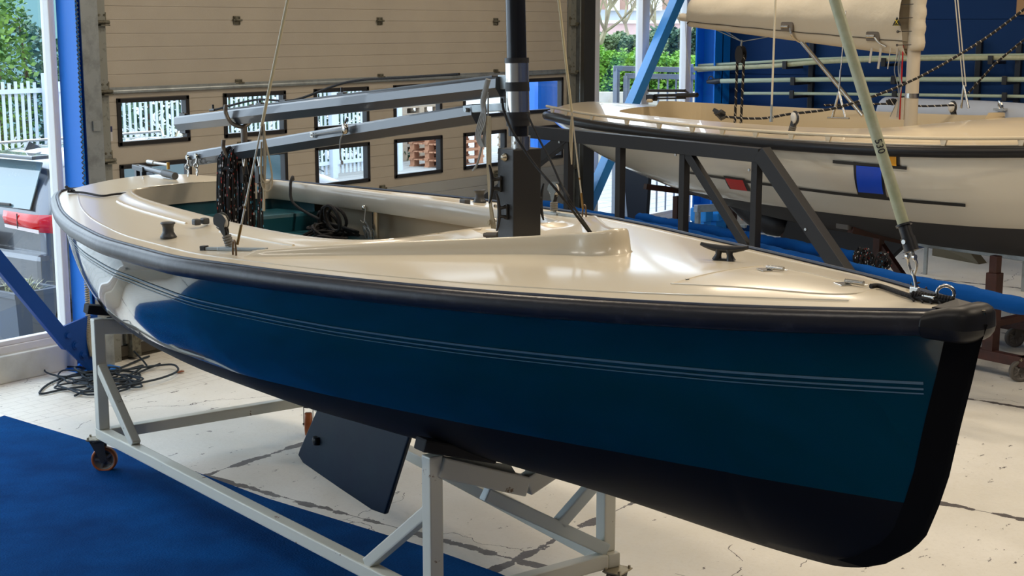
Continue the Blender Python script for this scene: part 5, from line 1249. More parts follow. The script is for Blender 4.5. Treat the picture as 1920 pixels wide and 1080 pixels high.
# tiller on boat 2
g0, g1 = at2(1215, 180, C2 - .2), at2(1305, 178, C2 - .1)
mb = MB(); mb.tube([at2(1228, 179, C2 - .1), at2(1307, 178, C2 - .1)], .014, 10); mb.box(at2(1222, 183, C2 - .1), (.10, .06, .06), None, .01); th = build('tiller', mb, blk_metal, B2)
mb = MB(); mb.tube([at2(1270, 179, C2 - .1), at2(1307, 178, C2 - .1)], .021, 10); mb.tube([at2(1216, 170, C2 - .1), at2(1285, 170, C2 - .1)], .014, 10); mb.tube([at2(1285, 170, C2 - .1), at2(1293, 176, C2 - .1)], .008, 8); mb.tube([at2(1228, 185, C2 - .1), at2(1285, 184, C2 - .1)], .009, 8); build('tiller_grip', mb, blk_plastic, th)
mb = MB(); mb.tube([at2(1285, 40, C2 - .1), at2(1287, 90, C2 - .1), at2(1298, 178, C2 - .1)], .0035, 6); build('topping_line', mb, rope_gry, B2)
mb = MB(); mb.lathe([(.001, 0), (.028, .002), (.030, .02), (.02, .03), (.001, .032)], at2(1218, 188, C2 - .15) - Zu * .02, (0, 0, 1), 16); build('deck_button', mb, mat('cream_toe_rail', (0, 0, 0)), B2)
# ------------------------------------------------------------------ red brown stand under boat 2
S2 = thing('boat_stand', (-1.4, C2, 0), FB, 'red-brown primed steel stand on castors carrying the white boat', 'boat stand')
def sb2(name, a, e, w=.07, h=.07, m_=brown_steel): mb = MB(); mb.beam(a, e, w, h); return build(name, mb, m_, S2)
pB = FBi @ PZ(1853, 702, .12)
for (l, t_, zt, zb_) in ((.02, C2 - .50, .84, .12), (-.97, C2 - .52, .86, .12), (-3.35, C2 - .30, .93, .12), (-2.35, C2 + .0, .72, .12), (.02, C2 + .5, .84, .12), (-3.35, C2 + .40, .93, .12)):
    sb2('post', (l, t_, zb_), (l, t_, zt), .06, .06); sb2('post_sleeve', (l, t_, zb_), (l, t_, zt - .12), .085, .085) if l > -.5 else None
for s in (-1, 1): sb2('side_beam', (-3.5, C2 + s * .50, .14), (.35, C2 + s * .52, .14))
sb2('cross_beam', (.30, C2 - .55, .14), (.30, C2 + .55, .14)); sb2('cross_beam', (-3.4, C2 - .5, .14), (-3.4, C2 + .5, .14)); sb2('cross_beam', (0.02, C2 - .5, .36), (.02, C2 + .5, .36), .05, .05)
sb2('pad_arm', (-3.5, C2 - .55, 1.02), (-3.30, C2 + .2, .90), .06, .05); sb2('pad_arm', (-1.05, C2 - .75, .93), (-.90, C2 - .30, .82), .07, .06)
mb = MB(); mb.box((-1.10, C2 - .74, .95), (.12, .10, .05), None, .01); build('pad', mb, mat('worn_pad', (.14, .13, .12), .8), S2)
sb2('diagonal_brace', (-.97, C2 - .5, .80), (-.30, C2 - .5, .14), .05, .05); sb2('tie_bar', (-1.0, C2 - .1, .78), (.6, C2 + .0, .76), .04, .04, galv)
for (l, t_) in ((-.36, 6.18), (-3.4, C2 - .5), (-3.4, C2 + .5), (.30, C2 - .5)):
    c = V3((l, t_, 0)); 
    _orange = mat('castor_dark_tyre', (.10, .09, .08), .6); caster('c', c, 1.0, S2, _orange, zt=.16, r=.075)
sb2('stub_beam', (-.40, 6.10, .19), (.30, 6.10, .19), .06, .06)
mb = MB(); q = FBi @ PZ(1800, 487, 0); mb.prism([(q.x - .35, q.y, .0), (q.x + .3, q.y - .1, .0), (q.x + .15, q.y - .05, .10), (q.x - .35, q.y, .13)], (0, .14, 0)); build('wooden_chock', mb, mat('chock_dark', (.10, .085, .05), .7), frame=FB, label='dark wedge-shaped block lying on the floor under the white boat', cat='block')
def PX(x, y, X):
    d = ray(x, y); return CAM + d * (X / d.x)
# grey inflatable on a low rack at far right
a_ = PX(1728, 214, 13.75); e_ = PX(1965, 212, 13.3); e_.z = a_.z
t = thing('inflatable_dinghy', ((a_.x + e_.x) / 2, (a_.y + e_.y) / 2, a_.z - .2), None, 'pale grey inflatable boat tube behind the mast foot at the right', 'dinghy')
mb = MB(); mb.tube(catmull([a_ + (a_ - e_) * .35, a_ + (a_ - e_) * .2, a_, a_.lerp(e_, .5) + Zu * .01, e_, e_ + (e_ - a_) * .3], 8), [.02, .10] + [.15] * 39, 20)
build('side_tube', mb, mat('grey_hypalon', (.40, .44, .52), .5), t)
mb = MB(); c = PX(1876, 199, 13.25); mb.torus(c, (0.6, -.8, .3), .045, .012, 14, 6); mb.box(c - Zu * .03, (.10, .10, .02)); build('tube_ring', mb, steel, t)
t = thing('dinghy_rack', ((a_.x + e_.x) / 2, (a_.y + e_.y) / 2, 0), None, 'dark rack carrying the grey inflatable behind the white boat', 'rack')
mb = MB(); m1_ = a_.lerp(e_, .1); m2_ = a_.lerp(e_, .9)
for p_ in (m1_, m2_): mb.beam((p_.x, p_.y, 0), (p_.x, p_.y, a_.z - .15), .035, .035)
mb.beam((m1_.x, m1_.y, a_.z - .18), (m2_.x, m2_.y, a_.z - .18), .06, .06); build('rack_frame', mb, galv, t)
# wall rack with glass fibre poles on the navy wall
XR = 15.0
rk = thing('pole_rack', (XR + .2, 6.5, 1.2), None, 'black wall rack with short arms holding pale poles on the navy wall', 'rack')
for (px, y0_, y1_) in ((1522, 90, 200), (1835, 95, 195), (1910, 100, 200)):
    a = PX(px, y0_, 15.34); e = PX(px, y1_, 15.34); mb = MB(); mb.beam((15.36, a.y, a.z + .1), (15.36, a.y, e.z - .2), .06, .06); build('rack_post', mb, blk_metal, rk)
for (px, y_) in ((1475, 122), (1660, 117), (1860, 113), (1490, 152), (1678, 150), (1886, 151), (1488, 177), (1680, 178), (1886, 182)):
    c = PX(px, y_ + 5, XR); mb = MB(); mb.beam((XR - .04, c.y, c.z), (15.38, c.y, c.z), .04, .03); mb.box((XR - .05, c.y, c.z + .03), (.03, .05, .09), None, .004); build('rack_arm', mb, blk_plastic, rk)
def pole(pts, r, m_, label): mb = MB(); mb.tube(catmull([PX(x, y, X) for x, y, X in pts], 8), r, 14); build('glassfibre_pole', mb, m_, label=label, cat='pole')
pole([(1303, 129, XR), (1440, 124, XR), (1560, 115, XR), (1720, 110, XR), (1935, 108, XR)], .026, gpole, 'thick pale green pole on the upper arms, its left end crossing the blue column')
pole([(1306, 123, XR + .07), (1440, 116, XR + .07), (1560, 110, XR + .07), (1720, 106, XR + .07), (1935, 103, XR + .07)], .018, gpole_pale, 'thinner pole lying behind and just above the thick one on the upper arms')
pole([(1308, 133, XR + .03), (1360, 130, XR + .03), (1450, 126, XR + .03)], .014, gpole_pale, 'short thin pole end under the thick pole at the blue column')
pole([(1350, 152, XR), (1560, 149, XR), (1935, 149, XR)], .026, gpole_pale, 'pale pole on the middle arms with a black fitting at its left end')
mb = MB(); c = PX(1340, 153, XR); mb.tube([c + V3((0, .10, -.005)), c, c + V3((0, -.08, .01))], [.02, .035, .03], 10); mb.torus(c + V3((0, .05, .03)), (1, 0, 0), .03, .008, 12, 6); build('pole_fitting', mb, blk_plastic, label='black end fitting of the middle pole beside the blue column', cat='fitting')
pole([(1395, 175, XR), (1560, 176, XR), (1935, 181, XR)], .017, gpole_pale, 'thinnest pale pole on the lowest arms of the wall rack')
mb = MB(); a = PX(1908, -12, 15.36); e = PX(1960, 27, 15.36); mb.bb((15.35, e.y - .3, e.z), (15.38, a.y, a.z)); build('cork_board', mb, mat('cork_tan', (.42, .25, .12), .8), label='tan board on the navy wall at the top right corner', cat='board')
# galvanised trailer beyond the stand
t = thing('boat_trailer', (13.6, 7.6, 0), None, 'galvanised boat trailer with orange marker lamp seen under the white boat', 'trailer')
def PTz(x, y, Y): return PW(x, y, Y)
c0 = PW(1392, 408, 7.35)
mb = MB(); a = PW(1378, 409, 7.35); e = PW(1440, 412, 7.35); mb.beam(a, e, .03, .14, bev=.01); mb.box(e, (.08, .03, .14), None, .05); build('trailer_board', mb, mat('trailer_board_pale', (.52, .56, .58), .4, metal=.3), t)
mb = MB(); mb.box(c0 + V3((0, -.02, .005)), (.10, .02, .055), None, .01); build('marker_lamp', mb, mat('lamp_orange', (.80, .26, .01), .3), t)
a = PW(1300, 392, 7.9); e = PW(1384, 402, 7.5)
mb = MB(); mb.beam((a.x + .05, a.y, a.z), (e.x + 1.2, e.y, e.z), .06, .08); mb.beam((e.x, e.y, e.z - .1), (e.x, e.y - .1, .25), .05, .05); mb.beam((e.x - .02, e.y, .02), (e.x - .02, e.y, e.z + .06), .05, .05); mb.beam((a.x + .1, a.y, .0), (a.x + .1, a.y, a.z), .05, .05); mb.beam((e.x + 1.1, e.y, .0), (e.x + 1.1, e.y, e.z), .05, .05); build('trailer_frame', mb, galv, t)
mb = MB(); c = PZ(1340, 412, .12); mb.box(c, (.16, .10, .06), None, .01); mb.box(c + V3((.05, .03, .04)), (.06, .06, .05), None, .01); mb.tube(catmull([c, c + V3((.15, -.2, -.09)), c + V3((.35, -.25, -.10)), c + V3((.3, .0, -.1))], 6), .01, 6); build('coupling', mb, blk_plastic, t)
for (px, py, w, h) in ((1316, 388, .22, .16), (1342, 396, .30, .10)):
    c = PW(px, py, 8.2); mb = MB(); mb.box(c - V3((0, 0, h / 2)), (w, .2, h), Matrix.Rotation(.1, 3, 'Z'), .02); mb.box((c.x, c.y, (c.z - h) / 2), (w * .8, .16, max(.02, c.z - h)), None, .01); build('blue_crate', mb, mat('crate_blue', (.01, .22, .65), .5), label=('smaller' if w < .25 else 'wider') + ' bright blue crate standing behind the trailer bar under the white boat', cat='crate')
print('boat2 done')

# ================================================================== OUTSIDE
GZ = -.10
def paving():
    m = mat('concrete_paving', (.5, .5, .5), .8); x = NX(m); g = x.n('ShaderNodeNewGeometry'); br = x.n('ShaderNodeTexBrick'); br.inputs['Scale'].default_value = 1; br.inputs['Brick Width'].default_value = .6; br.inputs['Row Height'].default_value = .3; br.inputs['Mortar Size'].default_value = .012
    br.inputs['Color1'].default_value = (.36, .35, .335, 1); br.inputs['Color2'].default_value = (.42, .41, .39, 1); br.inputs['Mortar'].default_value = (.20, .20, .18, 1)
    x.link(g.outputs['Position'], br.inputs['Vector']); n = x.noise(g.outputs['Position'], .8, 5); x.link(x.mix(x.rng(n, .4, .7, 0, .4), br.outputs['Color'], (.28, .28, .26)), m.node_tree.nodes['Principled BSDF'].inputs['Base Color']); return m
mb = MB(); mb.bb((-30, YW + .1, GZ - .2), (90, 80, GZ)); mb.bb((GX1 + .1, -30, GZ - .2), (90, YW + .1, GZ)); g_ = build('ground', mb, paving(), kind='structure')
# estate car, rear towards the window
def car():
    CX, CY = 7.10, 10.02                       # rear end, near side
    L, Wd, Hh = 4.75, 1.83, 1.47
    paint = mat('car_grey_paint', (.13, .14, .16), .25, metal=.6, coat=1.0)
    t = thing('estate_car', (CX + L / 2, CY + Wd / 2, GZ), None, 'dark grey estate car parked outside the left window with its red tail lamp showing', 'car')
    def P(x, y, z): return (CX + x, CY + Wd / 2 + y, GZ + z)
    # outline by station x: (x, roof z, half width at roof, shoulder z, half width, sill z)
    st = [(0.02, .80, .80, .74, .84, .30), (.0, .98, .76, .80, .86, .26), (.06, 1.10, .72, .92, .89, .24), (.20, 1.30, .64, .98, .905, .22), (.42, 1.43, .60, .99, .912, .20), (.9, 1.465, .60, .98, .915, .19), (1.8, 1.475, .60, .96, .915, .19), (2.5, 1.45, .59, .95, .915, .19), (2.95, 1.32, .60, .945, .912, .19), (3.45, 1.06, .68, .93, .905, .19), (3.7, .96, .72, .88, .90, .19), (4.3, .84, .70, .76, .87, .2), (4.65, .70, .62, .62, .78, .24), (4.75, .56, .55, .50, .70, .3)]
    rows = []
    for (x, rz, rw, shz, hw, sl) in st:
        half = [(0, rz), (rw * .6, rz - .005), (rw, rz - .03), ((rw + hw) / 2 + .01, (rz + shz) / 2), (hw - .01, shz + .02), (hw, shz - .05), (hw, .55), (hw - .02, sl + .06), (hw - .10, sl), (0, sl)]
        rows.append([V3(P(x, -y, z)) for y, z in half] + [V3(P(x, y, z)) for y, z in half[::-1][1:-1]])
    mb = MB(); mb.grid(rows, True, True)
    for i in (0, len(rows) - 1): mb.f.append([i * len(rows[0]) + k for k in range(len(rows[0]))]); mb.sm.append(False); mb.mi.append(0)
    bo = build('car_body', mb, paint, t); md = bo.modifiers.new('s', 'SUBSURF'); md.levels = md.render_levels = 2
    # rear bumper and tailgate skin
    mb = MB(); mb.box(P(-.01, 0, .50), (.14, 1.80, .34), None, .05); build('rear_bumper', mb, paint, t)
    mb = MB(); mb.box(P(-.03, 0, .36), (.16, 1.72, .12), None, .03); build('bumper_trim', mb, mat('car_trim_dark', (.03, .035, .045), .5), t)
    mb = MB(); mb.add([P(.005, -.68, 1.02), P(.005, .68, 1.02), P(.235, .56, 1.385), P(.235, -.56, 1.385)], [[0, 1, 2, 3]]); build('rear_window', mb, car_glass, t, solid=.01)
    mb = MB(); mb.box(P(.22, 0, 1.43), (.20, 1.16, .035), None, .012); build('roof_spoiler', mb, paint, t)
    for s in (-1, 1):
        mb = MB(); rows = []
        for i in range(9):
            f = i / 8; yy = .40 + .50 * f; xb = -.045 + (.0 if f < .8 else .10 * (f - .8) / .2); zt = 1.0 - .01 * f; zb = .86 - .02 * f + .04 * (1 - f)
            rows.append([V3(P(xb, s * yy, zb)), V3(P(xb - .015, s * yy, (zt + zb) / 2)), V3(P(xb, s * yy, zt))])
        rows.append([V3(P(.20, s * .922, .88)), V3(P(.20, s * .93, .93)), V3(P(.22, s * .92, .985))])
        mb.grid(rows); tl = build('tail_lamp', mb, mat('tail_red', (.50, .003, .006), .15, coat=.5, emis=((.6, .0, .01), .15)), t, solid=.02)
        mb = MB(); mb.add([P(-.062, s * .42, .865), P(-.062, s * .88, .845), P(-.066, s * .88, .875), P(-.066, s * .42, .89)], [[0, 1, 2, 3]]); build('lamp_white_strip', mb, mat('lamp_clear', (.7, .6, .6), .2, coat=1), tl, solid=.006)
        mb = MB(); mb.box(P(-.068, s * .60, .93), (.008, .006, .12)); build('lamp_split', mb, mat('car_trim_dark', (0, 0, 0)), tl)
        # side windows
        for (xa, xb2) in ((.55, 1.15), (1.22, 2.05), (2.12, 2.95)):
            def sw(x, z): 
                k = (z - 1.0) / .42; return V3(P(x, s * (.905 + (.64 - .905) * max(0, k)), z))
            top = lambda x: 1.385 if x < 2.5 else 1.385 - (x - 2.5) * .30
            mb = MB(); mb.add([sw(xa, 1.03), sw(xb2, 1.03), sw(xb2 - .02, top(xb2)), sw(xa + .02, top(xa))], [[0, 1, 2, 3]]); build('side_window', mb, car_glass, t, solid=.015)
        for xw in (.92, 3.75):
            mb = MB(); mb.lathe([(.20, -.10), (.31, -.10), (.325, -.06), (.325, .06), (.31, .10), (.20, .10), (.20, -.10)], P(xw, s * .82, .325), (0, 1, 0), 28, False); w = build('wheel', mb, rubber, t)
            mb = MB(); mb.lathe([(.02, -.085), (.20, -.09), (.215, -.09), (.215, .09), (.20, .09), (.02, .085)], P(xw, s * .82, .325), (0, 1, 0), 20); build('wheel_rim', mb, steel, w)
    mb = MB(); mb.prism([P(.45, -.01, 1.44), P(.62, -.01, 1.46), P(.50, -.01, 1.52)], (0, .02, 0)); build('antenna_fin', mb, paint, t)
    mb = MB(); mb.beam(P(-.0, .0, 1.04), P(.0, -.42, 1.045), .02, .02); build('rear_wiper', mb, blk_plastic, t)
    mb = MB(); mb.add([P(3.47, -.66, 1.06), P(3.47, .66, 1.06), P(2.80, .57, 1.40), P(2.80, -.57, 1.40)], [[0, 1, 2, 3]]); build('windscreen', mb, car_glass, t, solid=.012)
    mb = MB(); mb.box(P(-.075, 0, .72), (.01, .52, .11)); build('plate_recess', mb, mat('car_trim_dark', (0, 0, 0)), t)
    for s in (-1, 1): mb = MB(); mb.tube([P(.45, s * .56, 1.475), P(2.4, s * .55, 1.475)], .013, 8); build('roof_rail', mb, polished, t)
car()
# second parked car part at the left edge: pale round bonnet
mb = MB(); mb.lathe([(.001, .26), (.18, .24), (.30, .18), (.34, .09), (.33, 0)], tuple(PZ(-12, 600, GZ)), (0, 0, 1), 24); build('boulder', mb, mat('pale_stone', (.5, .48, .44), .8), label='pale rounded stone standing on the paving behind the planter', cat='stone')
# planter with spiky plant
c = V3((6.62, 9.72, GZ)); t = thing('plant_pot', c, None, 'square tapered dark grey planter standing outside the left window', 'planter')
mb = MB(); rows = [[V3((c.x + sx * w, c.y + sy * w, c.z + z)) for sx, sy in ((-1, -1), (1, -1), (1, 1), (-1, 1))] for w, z in ((.13, 0), (.20, .46), (.215, .46), (.215, .50), (.17, .50), (.165, .44))]
mb.grid(rows, False, True); mb.f.append([0, 1, 2, 3]); mb.sm.append(False); mb.mi.append(0); mb.add([rows[-1][k] for k in range(4)], [[0, 1, 2, 3]]); build('pot', mb, mat('anthracite_pot', (.10, .12, .15), .5), t)
def leaf(mb, p, d, L, w, bend=.3):
    d = V3(d).normalized(); s = d.cross(Zu); s = s.normalized() if s.length > .01 else V3((1, 0, 0)); a = V3(p); b_ = a + d * L * .5 + Zu * bend * L * .1; c_ = a + d * L - Zu * bend * L * .35
    mb.add([a, b_ - s * w, c_, b_ + s * w], [[0, 1, 2, 3]])
t = thing('pot_plant', c + Zu * .44, None, 'pale spiky grass plant growing in the dark planter', 'plant'); rr = random.Random(2)
mb = MB()
for k in range(110): a = rr.uniform(0, 2 * PI); e = rr.uniform(.3, 1.4); leaf(mb, c + V3((rr.uniform(-.1, .1), rr.uniform(-.1, .1), .44)), (math.cos(a), math.sin(a), e * 1.3), rr.uniform(.10, .26), .005, rr.uniform(.2, 1))
build('leaves', mb, mat('spiky_leaf', (.30, .36, .20), .6, var=(30, (.55, .52, .35), .4, .6)), t)
def tex_leaf(name, c1, c2): return mat(name, c1, .55, var=(3.0, c2, .42, .60))
def foliage(name, box, n, size, m_, label, cat, seed, shape=None, stems=0):
    """leafy mass: leaves spread over a lumpy volume plus woody stems"""
    rr = random.Random(seed); (x0, y0, z0), (x1, y1, z1) = box; mb = MB()
    for k in range(n):
        while True:
            u, v, w = rr.random(), rr.random(), rr.random()
            x = x0 + (x1 - x0) * u; hz = (z1 - z0) * (.80 + .20 * noise.noise(V3((x * 1.3 + seed, v * 2, 0)))) * (1 - .35 * abs(2 * v - 1)**3)
            break
        y = y0 + (y1 - y0) * v; z = z0 + hz * (1 - w**2.0 if rr.random() < .5 else w); p = V3((x, y, z)); p += V3(noise.noise_vector(p * 1.7)) * .15
        a = rr.uniform(0, 2 * PI); d = V3((math.cos(a), math.sin(a), rr.uniform(-.3, 1.0))).normalized(); s = V3((rr.uniform(-1, 1), rr.uniform(-1, 1), rr.uniform(-1, 1))); s = (s - d * s.dot(d)).normalized(); L = size * rr.uniform(.6, 1.3)
        mb.add([p, p + d * L * .45 + s * L * .28, p + d * L, p + d * L * .45 - s * L * .28], [[0, 1, 2, 3]])
    cx, cy = (x0 + x1) / 2, (y0 + y1) / 2; t = thing(name, (cx, cy, z0), None, label, cat); build('foliage', mb, m_, t, recalc=False)
    mb = MB()
    for k in range(max(2, stems)):
        x = x0 + (x1 - x0) * (k + .5) / max(2, stems); mb.tube([(x, cy, z0), (x + rr.uniform(-.1, .1), cy, z0 + (z1 - z0) * .5), (x + rr.uniform(-.2, .2), cy, z0 + (z1 - z0) * .85)], [.04, .03, .012], 6)
    build('stems', mb, mat('bark', (.16, .11, .07), .9), t); return t
conif = tex_leaf('conifer_leaf', (.17, .30, .04), (.06, .16, .04)); conif_d = tex_leaf('dark_conifer_leaf', (.03, .09, .06), (.07, .15, .07)); bright = tex_leaf('bright_shrub_leaf', (.22, .42, .04), (.10, .28, .03)); olive = tex_leaf('olive_hedge_leaf', (.10, .17, .07), (.20, .26, .12))
foliage('conifer_hedge', ((10.6, 17.6, GZ), (12.5, 19.0, 3.7)), 9000, .10, conif, 'tall yellow-green conifer hedge behind the left part of the fence', 'hedge', 1, stems=4)
foliage('conifer_hedge', ((12.6, 17.7, GZ), (13.9, 19.2, 3.0)), 4600, .10, conif_d, 'darker blue-green conifer bush right of the yellow-green hedge', 'hedge', 2, stems=3)
foliage('hedge', ((14.0, 18.0, GZ), (21.0, 19.6, 2.6)), 6000, .16, conif_d, 'dark hedge seen through the door windows behind the fence', 'hedge', 3, stems=8)
# palisade fence
YF = 17.0
t = thing('palisade_fence', (14.5, YF, GZ), None, 'pale grey steel palisade fence outside beyond the car', 'fence')
fm = mat('fence_pale_grey', (.52, .58, .66), .5)
mb = MB(); x = 9.2; k = 0
while x < 19.1:
    if not (12.02 < x < 12.3): mb.bb((x, YF, GZ + .06), (x + .042, YF + .015, 1.66 + .02 * (k % 2)))
    x += .098; k += 1
build('pales', mb, fm, t)
mb = MB(); mb.bb((9.2, YF - .03, 1.52), (19.2, YF, 1.58)); mb.bb((9.2, YF - .03, .12), (19.2, YF, .18)); build('rails', mb, fm, t)
for xx in (12.05, 14.9, 17.6, 19.25): mb = MB(); mb.bb((xx, YF - .10, GZ), (xx + (.20 if xx < 13 else .12), YF - .03, 1.78)); build('fence_post', mb, fm, t)
# dry reeds between car and fence
for k, (px, py) in enumerate(((240, 265), (325, 270), (66, 290))):
    c = PW(px, py, 15.5); rr = random.Random(20 + k); mb = MB()
    for j in range(26): a = rr.uniform(0, 2 * PI); leaf(mb, (c.x + rr.uniform(-.15, .15), c.y + rr.uniform(-.2, .2), GZ), (math.cos(a) * .35, math.sin(a) * .35, 1), rr.uniform(.9, 1.9), .016, .8)
    build('dry_grass_clump', mb, mat('dry_reed', (.55, .48, .34), .8), label=['tall dry reed clump seen through the upper left door window', 'second dry reed clump nearer the middle of the first door window', 'dry reed clump behind the car roof at the left window'][k], cat='plant')
# pallets
def pallet_stack(c, n, label, m_, lean=False):
    t = thing('pallet_stack', c, None, label, 'pallets')
    for k in range(n):
        mb = MB(); z = c[2] + .145 * k
        for j in range(7): mb.bb((c[0] - .6, c[1] - .4 + j * .12, z + .12), (c[0] + .6, c[1] - .4 + j * .12 + .09, z + .142))
        for j in (-.35, 0, .35): mb.bb((c[0] - .6, c[1] + j - .05, z), (c[0] + .6, c[1] + j + .05, z + .02)); [mb.bb((c[0] + i - .07, c[1] + j - .05, z + .02), (c[0] + i + .07, c[1] + j + .05, z + .12)) for i in (-.5, 0, .5)]
        build('pallet', mb, m_, t)
wood = mat('pallet_wood', (.42, .33, .24), .8, var=(4, (.3, .26, .22), .4, .7)); wood_r = mat('pallet_wood_reddish', (.48, .24, .14), .8)
pallet_stack((21.2, 18.4, GZ), 9, 'tall stack of weathered wooden pallets outside past the fence', wood)
c = PZ(785, 280, GZ); pallet_stack((20.6, 16.9, GZ), 4, 'low stack of reddish pallets seen through the fourth lower door window', wood_r)
pallet_stack((22.6, 16.4, GZ), 7, 'stack of pale pallets seen left of the mast foot', wood)
# blue cabinet outside
mb = MB(); mb.bb((12.80, 9.22, GZ), (13.25, 9.72, 2.5), .05); build('blue_container', mb, mat('gloss_blue', (.002, .18, .80), .3, coat=.6), label='glossy bright blue cabinet standing just outside the last door windows', cat='cabinet')
# right side view: raised bed, shrubs, gate, far buildings, bare trees
def PD(px, py, dist):
    d = ray(px, py); h = d.dot(Fh); return CAM + d * (dist / h)
def strip_box(pxa, pxb, dist, depth, z0, z1):
    a = PD(pxa, 100, dist); e = PD(pxb, 100, dist); n = V3((Fh.x, Fh.y, 0)) * depth; mb = MB(); mb.prism([(a.x, a.y, z0), (e.x, e.y, z0), (e.x + n.x, e.y + n.y, z0), (a.x + n.x, a.y + n.y, z0)], (0, 0, z1 - z0)); return mb
zw = PD(1150, 186, 26).z
build('stone_wall', strip_box(1040, 1380, 26, .3, GZ, zw + .12), mat('pale_stone_wall', (.48, .44, .38), .85, var=(2, (.36, .33, .28), .4, .6)), label='low pale stone wall outside the right window below the green shrubs', cat='wall')
build('raised_soil', strip_box(1030, 1390, 26.3, 5, GZ, zw + .02), mat('soil', (.10, .08, .05), .9), kind='structure')
def foliage_px(name, pxa, pxb, py_top, py_bot, dist, depth, n, size, m_, label, cat, seed):
    a = PD(pxa, py_bot, dist); e = PD(pxb, py_bot, dist); zt = PD(pxa, py_top, dist).z; rr = random.Random(seed); mb = MB()
    for k in range(n):
        u, v, w = rr.random(), rr.random(), rr.random(); p = a.lerp(e, u) + Fh * (v * depth); hz = (zt - a.z) * (.82 + .30 * noise.noise(V3((u * 7 + seed, v * 2, 0)))); p.z = a.z + hz * (1 - w**2)
        an = rr.uniform(0, 2 * PI); d = V3((math.cos(an), math.sin(an), rr.uniform(-.3, 1))).normalized(); s = V3((rr.uniform(-1, 1), rr.uniform(-1, 1), rr.uniform(-1, 1))); s = (s - d * s.dot(d)).normalized(); L = size * rr.uniform(.6, 1.3)
        mb.add([p, p + d * L * .45 + s * L * .3, p + d * L, p + d * L * .45 - s * L * .3], [[0, 1, 2, 3]])
    c = a.lerp(e, .5); t = thing(name, (c.x, c.y, a.z), None, label, cat); build('foliage', mb, m_, t, recalc=False)
    mb = MB()
    for k in range(5): q = a.lerp(e, (k + .5) / 5) + Fh * depth * .5; mb.tube([(q.x, q.y, a.z), (q.x + .1, q.y, a.z + (zt - a.z) * .7)], [.05, .02], 6)
    build('stems', mb, mat('bark', (0, 0, 0)), t)
foliage_px('shrub', 1075, 1140, 88, 186, 27, 1.2, 6500, .075, bright, 'fresh green shrub outside just right of the door post', 'shrub', 31)
foliage_px('shrub', 1130, 1235, 92, 186, 27, 1.4, 9000, .075, bright, 'fresh green shrub between the two white window mullions', 'shrub', 32)
foliage_px('shrub', 1225, 1330, 98, 186, 27, 1.4, 9000, .075, bright, 'fresh green shrub behind the grey gate near the blue column', 'shrub', 33)
foliage_px('hedge', 1120, 1250, 62, 120, 30, 2, 9000, .09, olive, 'olive green hedge behind the shrubs in the right window', 'hedge', 34)
foliage_px('hedge', 1235, 1360, 45, 120, 31, 2, 9000, .09, conif_d, 'taller blue-green bush behind the hedge by the canvas boom end', 'hedge', 35)
far = thing('building', PD(1200, 50, 60) * 1.0, None, 'distant building with pinkish lower wall and grey upper storey beyond the trees', 'building')
far_b = V3(far['_b'])
a, e = PD(1060, 88, 60), PD(1420, 88, 60); zt = PD(1200, 44, 60).z; z2 = PD(1200, 18, 60).z; z3 = PD(1200, -30, 60).z; n_ = V3((Fh.x, Fh.y, 0)) * 6
def blk(z0, z1, m_, nm, o=0): mb = MB(); mb.prism([(a.x - Fh.x * o, a.y - Fh.y * o, z0), (e.x - Fh.x * o, e.y - Fh.y * o, z0), (e.x + n_.x, e.y + n_.y, z0), (a.x + n_.x, a.y + n_.y, z0)], (0, 0, z1 - z0)); build(nm, mb, m_, far)
blk(GZ, zt, mat('pink_brick', (.55, .38, .36), .9), 'lower_wall'); blk(zt, zt + .12, mat('white_fascia', (.8, .8, .8), .6), 'fascia', .1); blk(zt + .12, z2, mat('grey_cladding', (.42, .45, .50), .8), 'upper_wall'); blk(z2, z3, mat('brick_brown', (.45, .28, .22), .9), 'top_storey')
for k in range(6): c = PD(1110 + k * 40, 8, 59.8); mb = MB(); R_ = Matrix.Rotation(HEAD - PI / 2, 3, 'Z'); mb.box(c, (.5, .1, .5), R_); build('far_window', mb, mat('white_fascia', (0, 0, 0)), far)
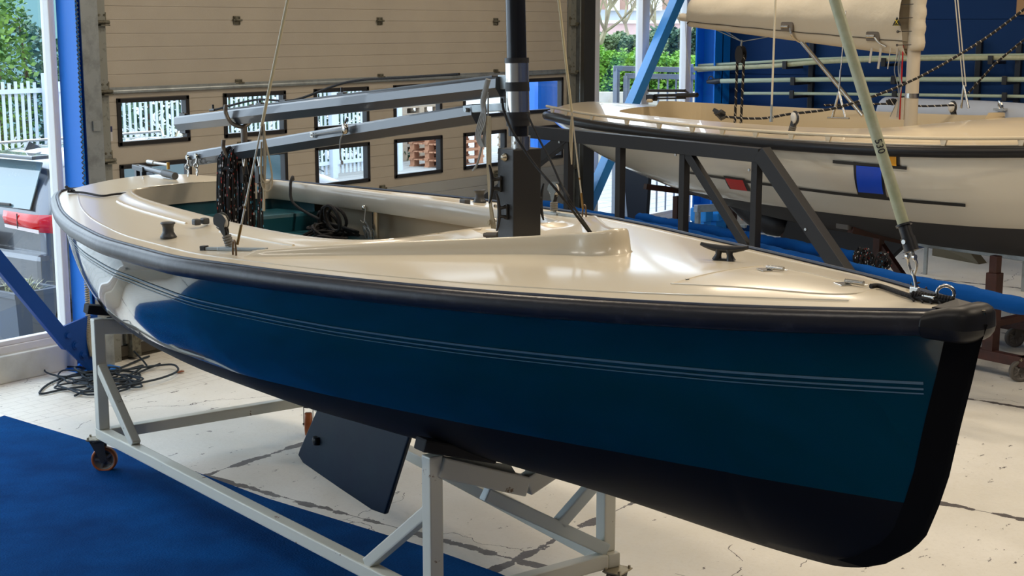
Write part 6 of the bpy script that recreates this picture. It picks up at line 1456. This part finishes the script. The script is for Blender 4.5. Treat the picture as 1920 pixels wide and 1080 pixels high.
def bare_tree(px, dist, h, seed, label, lean=0.0):
    rr = random.Random(seed); base = PD(px, 180, dist); base.z = zw if dist > 25 else GZ; mb = MB()
    def grow(p, d, L, r, depth):
        e = p + d * L; mid = p.lerp(e, .5) + V3((rr.uniform(-.05, .05), rr.uniform(-.05, .05), 0)) * L; mb.tube([p, mid, e], [r, r * .85, r * .7], 5, False)
        if depth == 0: return
        for k in range(rr.choice((2, 3))):
            nd = (d + V3((rr.uniform(-.75, .75), rr.uniform(-.75, .75), rr.uniform(-.15, .55)))).normalized(); grow(e, nd, L * rr.uniform(.65, .9), r * .66, depth - 1)
    grow(base, V3((lean, 0, 1)).normalized(), h * .5, .075, 7)
    build('bare_tree', mb, mat('tree_bark', (.24, .19, .13), .9, var=(2, (.38, .33, .2), .4, .6)), label=label, cat='tree', recalc=False)
depth_ok = True
bare_tree(1118, 28, 1.5, 41, 'thick leafless tree behind the pale tube right of the door'); bare_tree(1165, 33, 1.6, 42, 'leafless tree in the middle pane of the right window', .5); bare_tree(1240, 36, 1.5, 43, 'leafless tree seen behind the light blue brace')
bare_tree(1285, 30, 1.7, 44, 'leafless tree nearest the big blue column', -.2)
t = thing('metal_gate', PD(1225, 190, 17.5), None, 'grey metal gate frame standing outside the right window', 'gate'); gm = mat('gate_grey', (.20, .22, .25), .5)
def gpx(x, y): return PD(x, y, 17.5)
gt = gpx(1225, 128)
for nm, q in (('gate_post', [((1156, 128), (1156, 420))]), ('gate_rail', [((1150, 128), (1330, 132))]), ('gate_leaf', [((1175, 142), (1175, 420)), ((1172, 142), (1330, 145)), ((1285, 145), (1285, 420)), ((1294, 120), (1294, 420))]), ('gate_bars', [((x, 146), (x, 420)) for x in (1195, 1215, 1235, 1252, 1268, 1308)])):
    for (p_, r_) in q:
        A_ = gpx(*p_); B_ = gpx(*r_)
        if p_[0] == r_[0]: B_ = V3((A_.x, A_.y, GZ))
        mb = MB(); w = .06 if nm != 'gate_bars' else .018; mb.beam(A_, B_, w, w); build(nm if nm != 'gate_bars' else 'gate_bar', mb, gm, t)
for (nm, px, pxb, dist, z1) in (('industrial_hall', -250, 120, 34, 5.0),):
    build(nm, strip_box(px, pxb, dist, 5, GZ, z1), mat('teal_cladding', (.13, .25, .25), .7), label='pale teal industrial hall wall above the hedge at the top left', cat='building')
# ground level window band continuing left: nothing else needed
# bring every un-labelled setting part in line
for o in bpy.data.objects:
    if '_b' in o.keys(): del o['_b']
